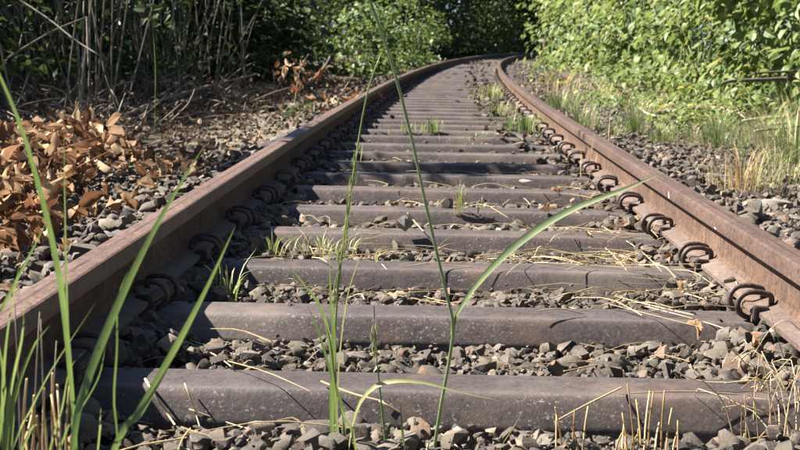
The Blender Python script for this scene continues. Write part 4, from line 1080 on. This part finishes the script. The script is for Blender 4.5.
for k, (L, d0, d1, r, lab) in enumerate((
        ([(376, 399), (410, 418), (445, 436), (462, 452)], 2.04, 1.93, .0022, 'pale dry stem lying aslant in front of the nearest sleeper at centre'),
        ([(144, 377), (158, 400), (175, 425), (190, 447)], 2.22, 1.98, .0026, 'split pale stem lying across the left end of the nearest sleeper'),
        ([(184, 382), (194, 408), (202, 435)], 2.2, 1.98, .0015, 'thin brown stem leaning on the nearest sleeper at left'),
        ([(186, 408), (235, 425), (270, 434)], 2.0, 1.98, .0013, 'long thin straw lying on the stones at lower left'),
        ([(183, 340), (215, 355), (232, 367)], 2.5, 2.4, .0019, 'pale straw pointing right on the stones behind the nearest sleeper'),
        ([(185, 338), (225, 352), (268, 362)], 2.52, 2.42, .0016, 'second pale straw beside the first behind the nearest sleeper'),
        ([(590, 362), (650, 343), (700, 341), (745, 346)], 2.42, 2.52, .0013, 'long fine straw lying over the stones by the second sleeper'),
        ([(560, 372), (620, 360), (665, 345)], 2.38, 2.44, .0014, 'fine straw low on the stones by the right end of the second sleeper'),
        ([(318, 322), (340, 330), (352, 345)], 2.75, 2.6, .0015, 'short straw hanging over the front of the second sleeper'),
        ([(380, 262), (400, 283), (425, 297), (450, 302)], 3.2, 2.95, .0013, 'curved dry stem lying on the third sleeper near the tall stem'),
        ([(407, 212), (415, 222), (424, 232)], 3.9, 3.75, .0030, 'short pale stick leaning on the fourth sleeper'),
        ([(586, 230), (620, 262), (640, 290)], 3.5, 2.95, .0018, 'pale stem at the right end of the third sleeper'),
        ([(600, 225), (640, 250), (665, 275)], 3.6, 3.1, .0018, 'pale straw running down beside the right rail clips'),
        ([(530, 262), (600, 266), (655, 268)], 3.22, 3.2, .0015, 'long straw lying along the back of the third sleeper'),
        ([(640, 305), (690, 318), (735, 332), (748, 345)], 2.75, 2.58, .0016, 'curved pale stem by the right clip of the second sleeper'))):
    P_ = catmull([(x, y, 0) for x, y in L], 8)
    P_ = [at(q.x, q.y, hit(q.x, q.y, .012 + .004 * (j % 2))) for j, q in enumerate(P_)]
    P_ = [P_[max(j - 1, 0)] * .25 + P_[j] * .5 + P_[min(j + 1, len(P_) - 1)] * .25 for j in range(len(P_))]
    stick('loose_straw', lab, 'straw', P_, r, r * .6, 'straw', SG)

TG3 = 'dry grass at the foot of the right bank'
for k, (x, y, n_, h, lab) in enumerate(((600, 98, 60, .24, 'pale dry grass under the shrubs right of the bend, nearest of three'), (575, 88, 60, .3, 'pale dry grass under the shrubs right of the bend, middle of three'), (556, 80, 60, .4, 'pale dry grass under the shrubs right of the bend, farthest'), (702, 118, 50, .2, 'dry grass left of the brush pile'), (775, 108, 80, .28, 'dry grass growing through the brush pile'), (640, 112, 60, .25, 'dry wisps behind the horsetail clumps'))):
    tuft(lab, x, y, 0, n_, h, .35 if y < 100 else .2, 'straw' if k % 2 == 0 else 'grass_pale', TG3, 70 + k, .006, lean=.9, dry=.4)
TG4 = 'weeds along the inside of the right rail'
for k, (s_, o_, n_, h, mt, lab) in enumerate(((10.2, .52, 60, .12, 'grass', 'green weeds on sleeper ends inside the right rail'), (12.2, .48, 70, .14, 'grass_pale', 'yellow green weeds inside the right rail past the green ones'), (16.5, .5, 80, .18, 'grass_pale', 'yellowish weeds inside the right rail before the bend'), (19.5, .5, 70, .2, 'grass_pale', 'pale weeds inside the right rail at the start of the bend'))):
    q = T(s_, o_, -.05); X_, Y_, _d = project(np.array(q)); tuft(lab, float(X_), float(Y_), 0, n_, h, .13, mt, TG4, 90 + k, .006, lean=1.1)
# dry leaf scraps and yellow leaves blown along the track
n = 420
ls = rl.uniform(2.2, 20, n); lo = np.where(rl.random(n) < .55, rl.normal(.5, .13, n), rl.uniform(-.6, 2.0, n))
fph = (ls - FIRST) / SPACING; ff = np.abs(fph - np.round(fph)) * SPACING
LP = Tn(ls, lo, 1); LP[:, 2] = np.where((ff < .09) & (np.abs(lo) < 1.1), .004, ballast_z(ls, lo) + .012)
LR = leaf_frames(rl.normal(size=(n, 3)) * .35 + np.array([0, 0, 1]), rl.normal(size=(n, 3)))
o = link('leaf_scraps', instance_mesh('leaf_scraps', DV, rl.integers(0, len(DV), n), LP, LR, rl.uniform(.015, .05, n)), M['leaf_dry'])
tag(o, 'small dry leaf scraps blown over sleepers and stones', 'leaf scraps', kind='stuff')
# fine twigs in the left litter: nobody could count them
mb = MB(); rg = random.Random(55)
for k in range(420):
    s_ = rg.uniform(6.5, 16); o_ = -rg.uniform(1.9, 4.6); q = T(s_, o_, 0); q.z = surf_z(q.x, q.y) + rg.uniform(0, .12)
    a = rg.uniform(0, 6.28); ln = rg.uniform(.15, .6); dv = Vector((math.cos(a) * ln, math.sin(a) * ln, rg.gauss(.05, .14) * 1.2))
    r_ = rg.uniform(.0025, .007); mb.tube(catmull([q, q + dv * .5 + Vector((rg.gauss(0, .03), 0, rg.gauss(0, .03))), q + dv], 4), [r_, r_, r_ * .9, r_ * .8, r_ * .6], 5)
o = mb.build('twig_debris', M['branch'], None, True); tag(o, 'fine dead twigs strewn through the left litter', 'twigs', kind='stuff')
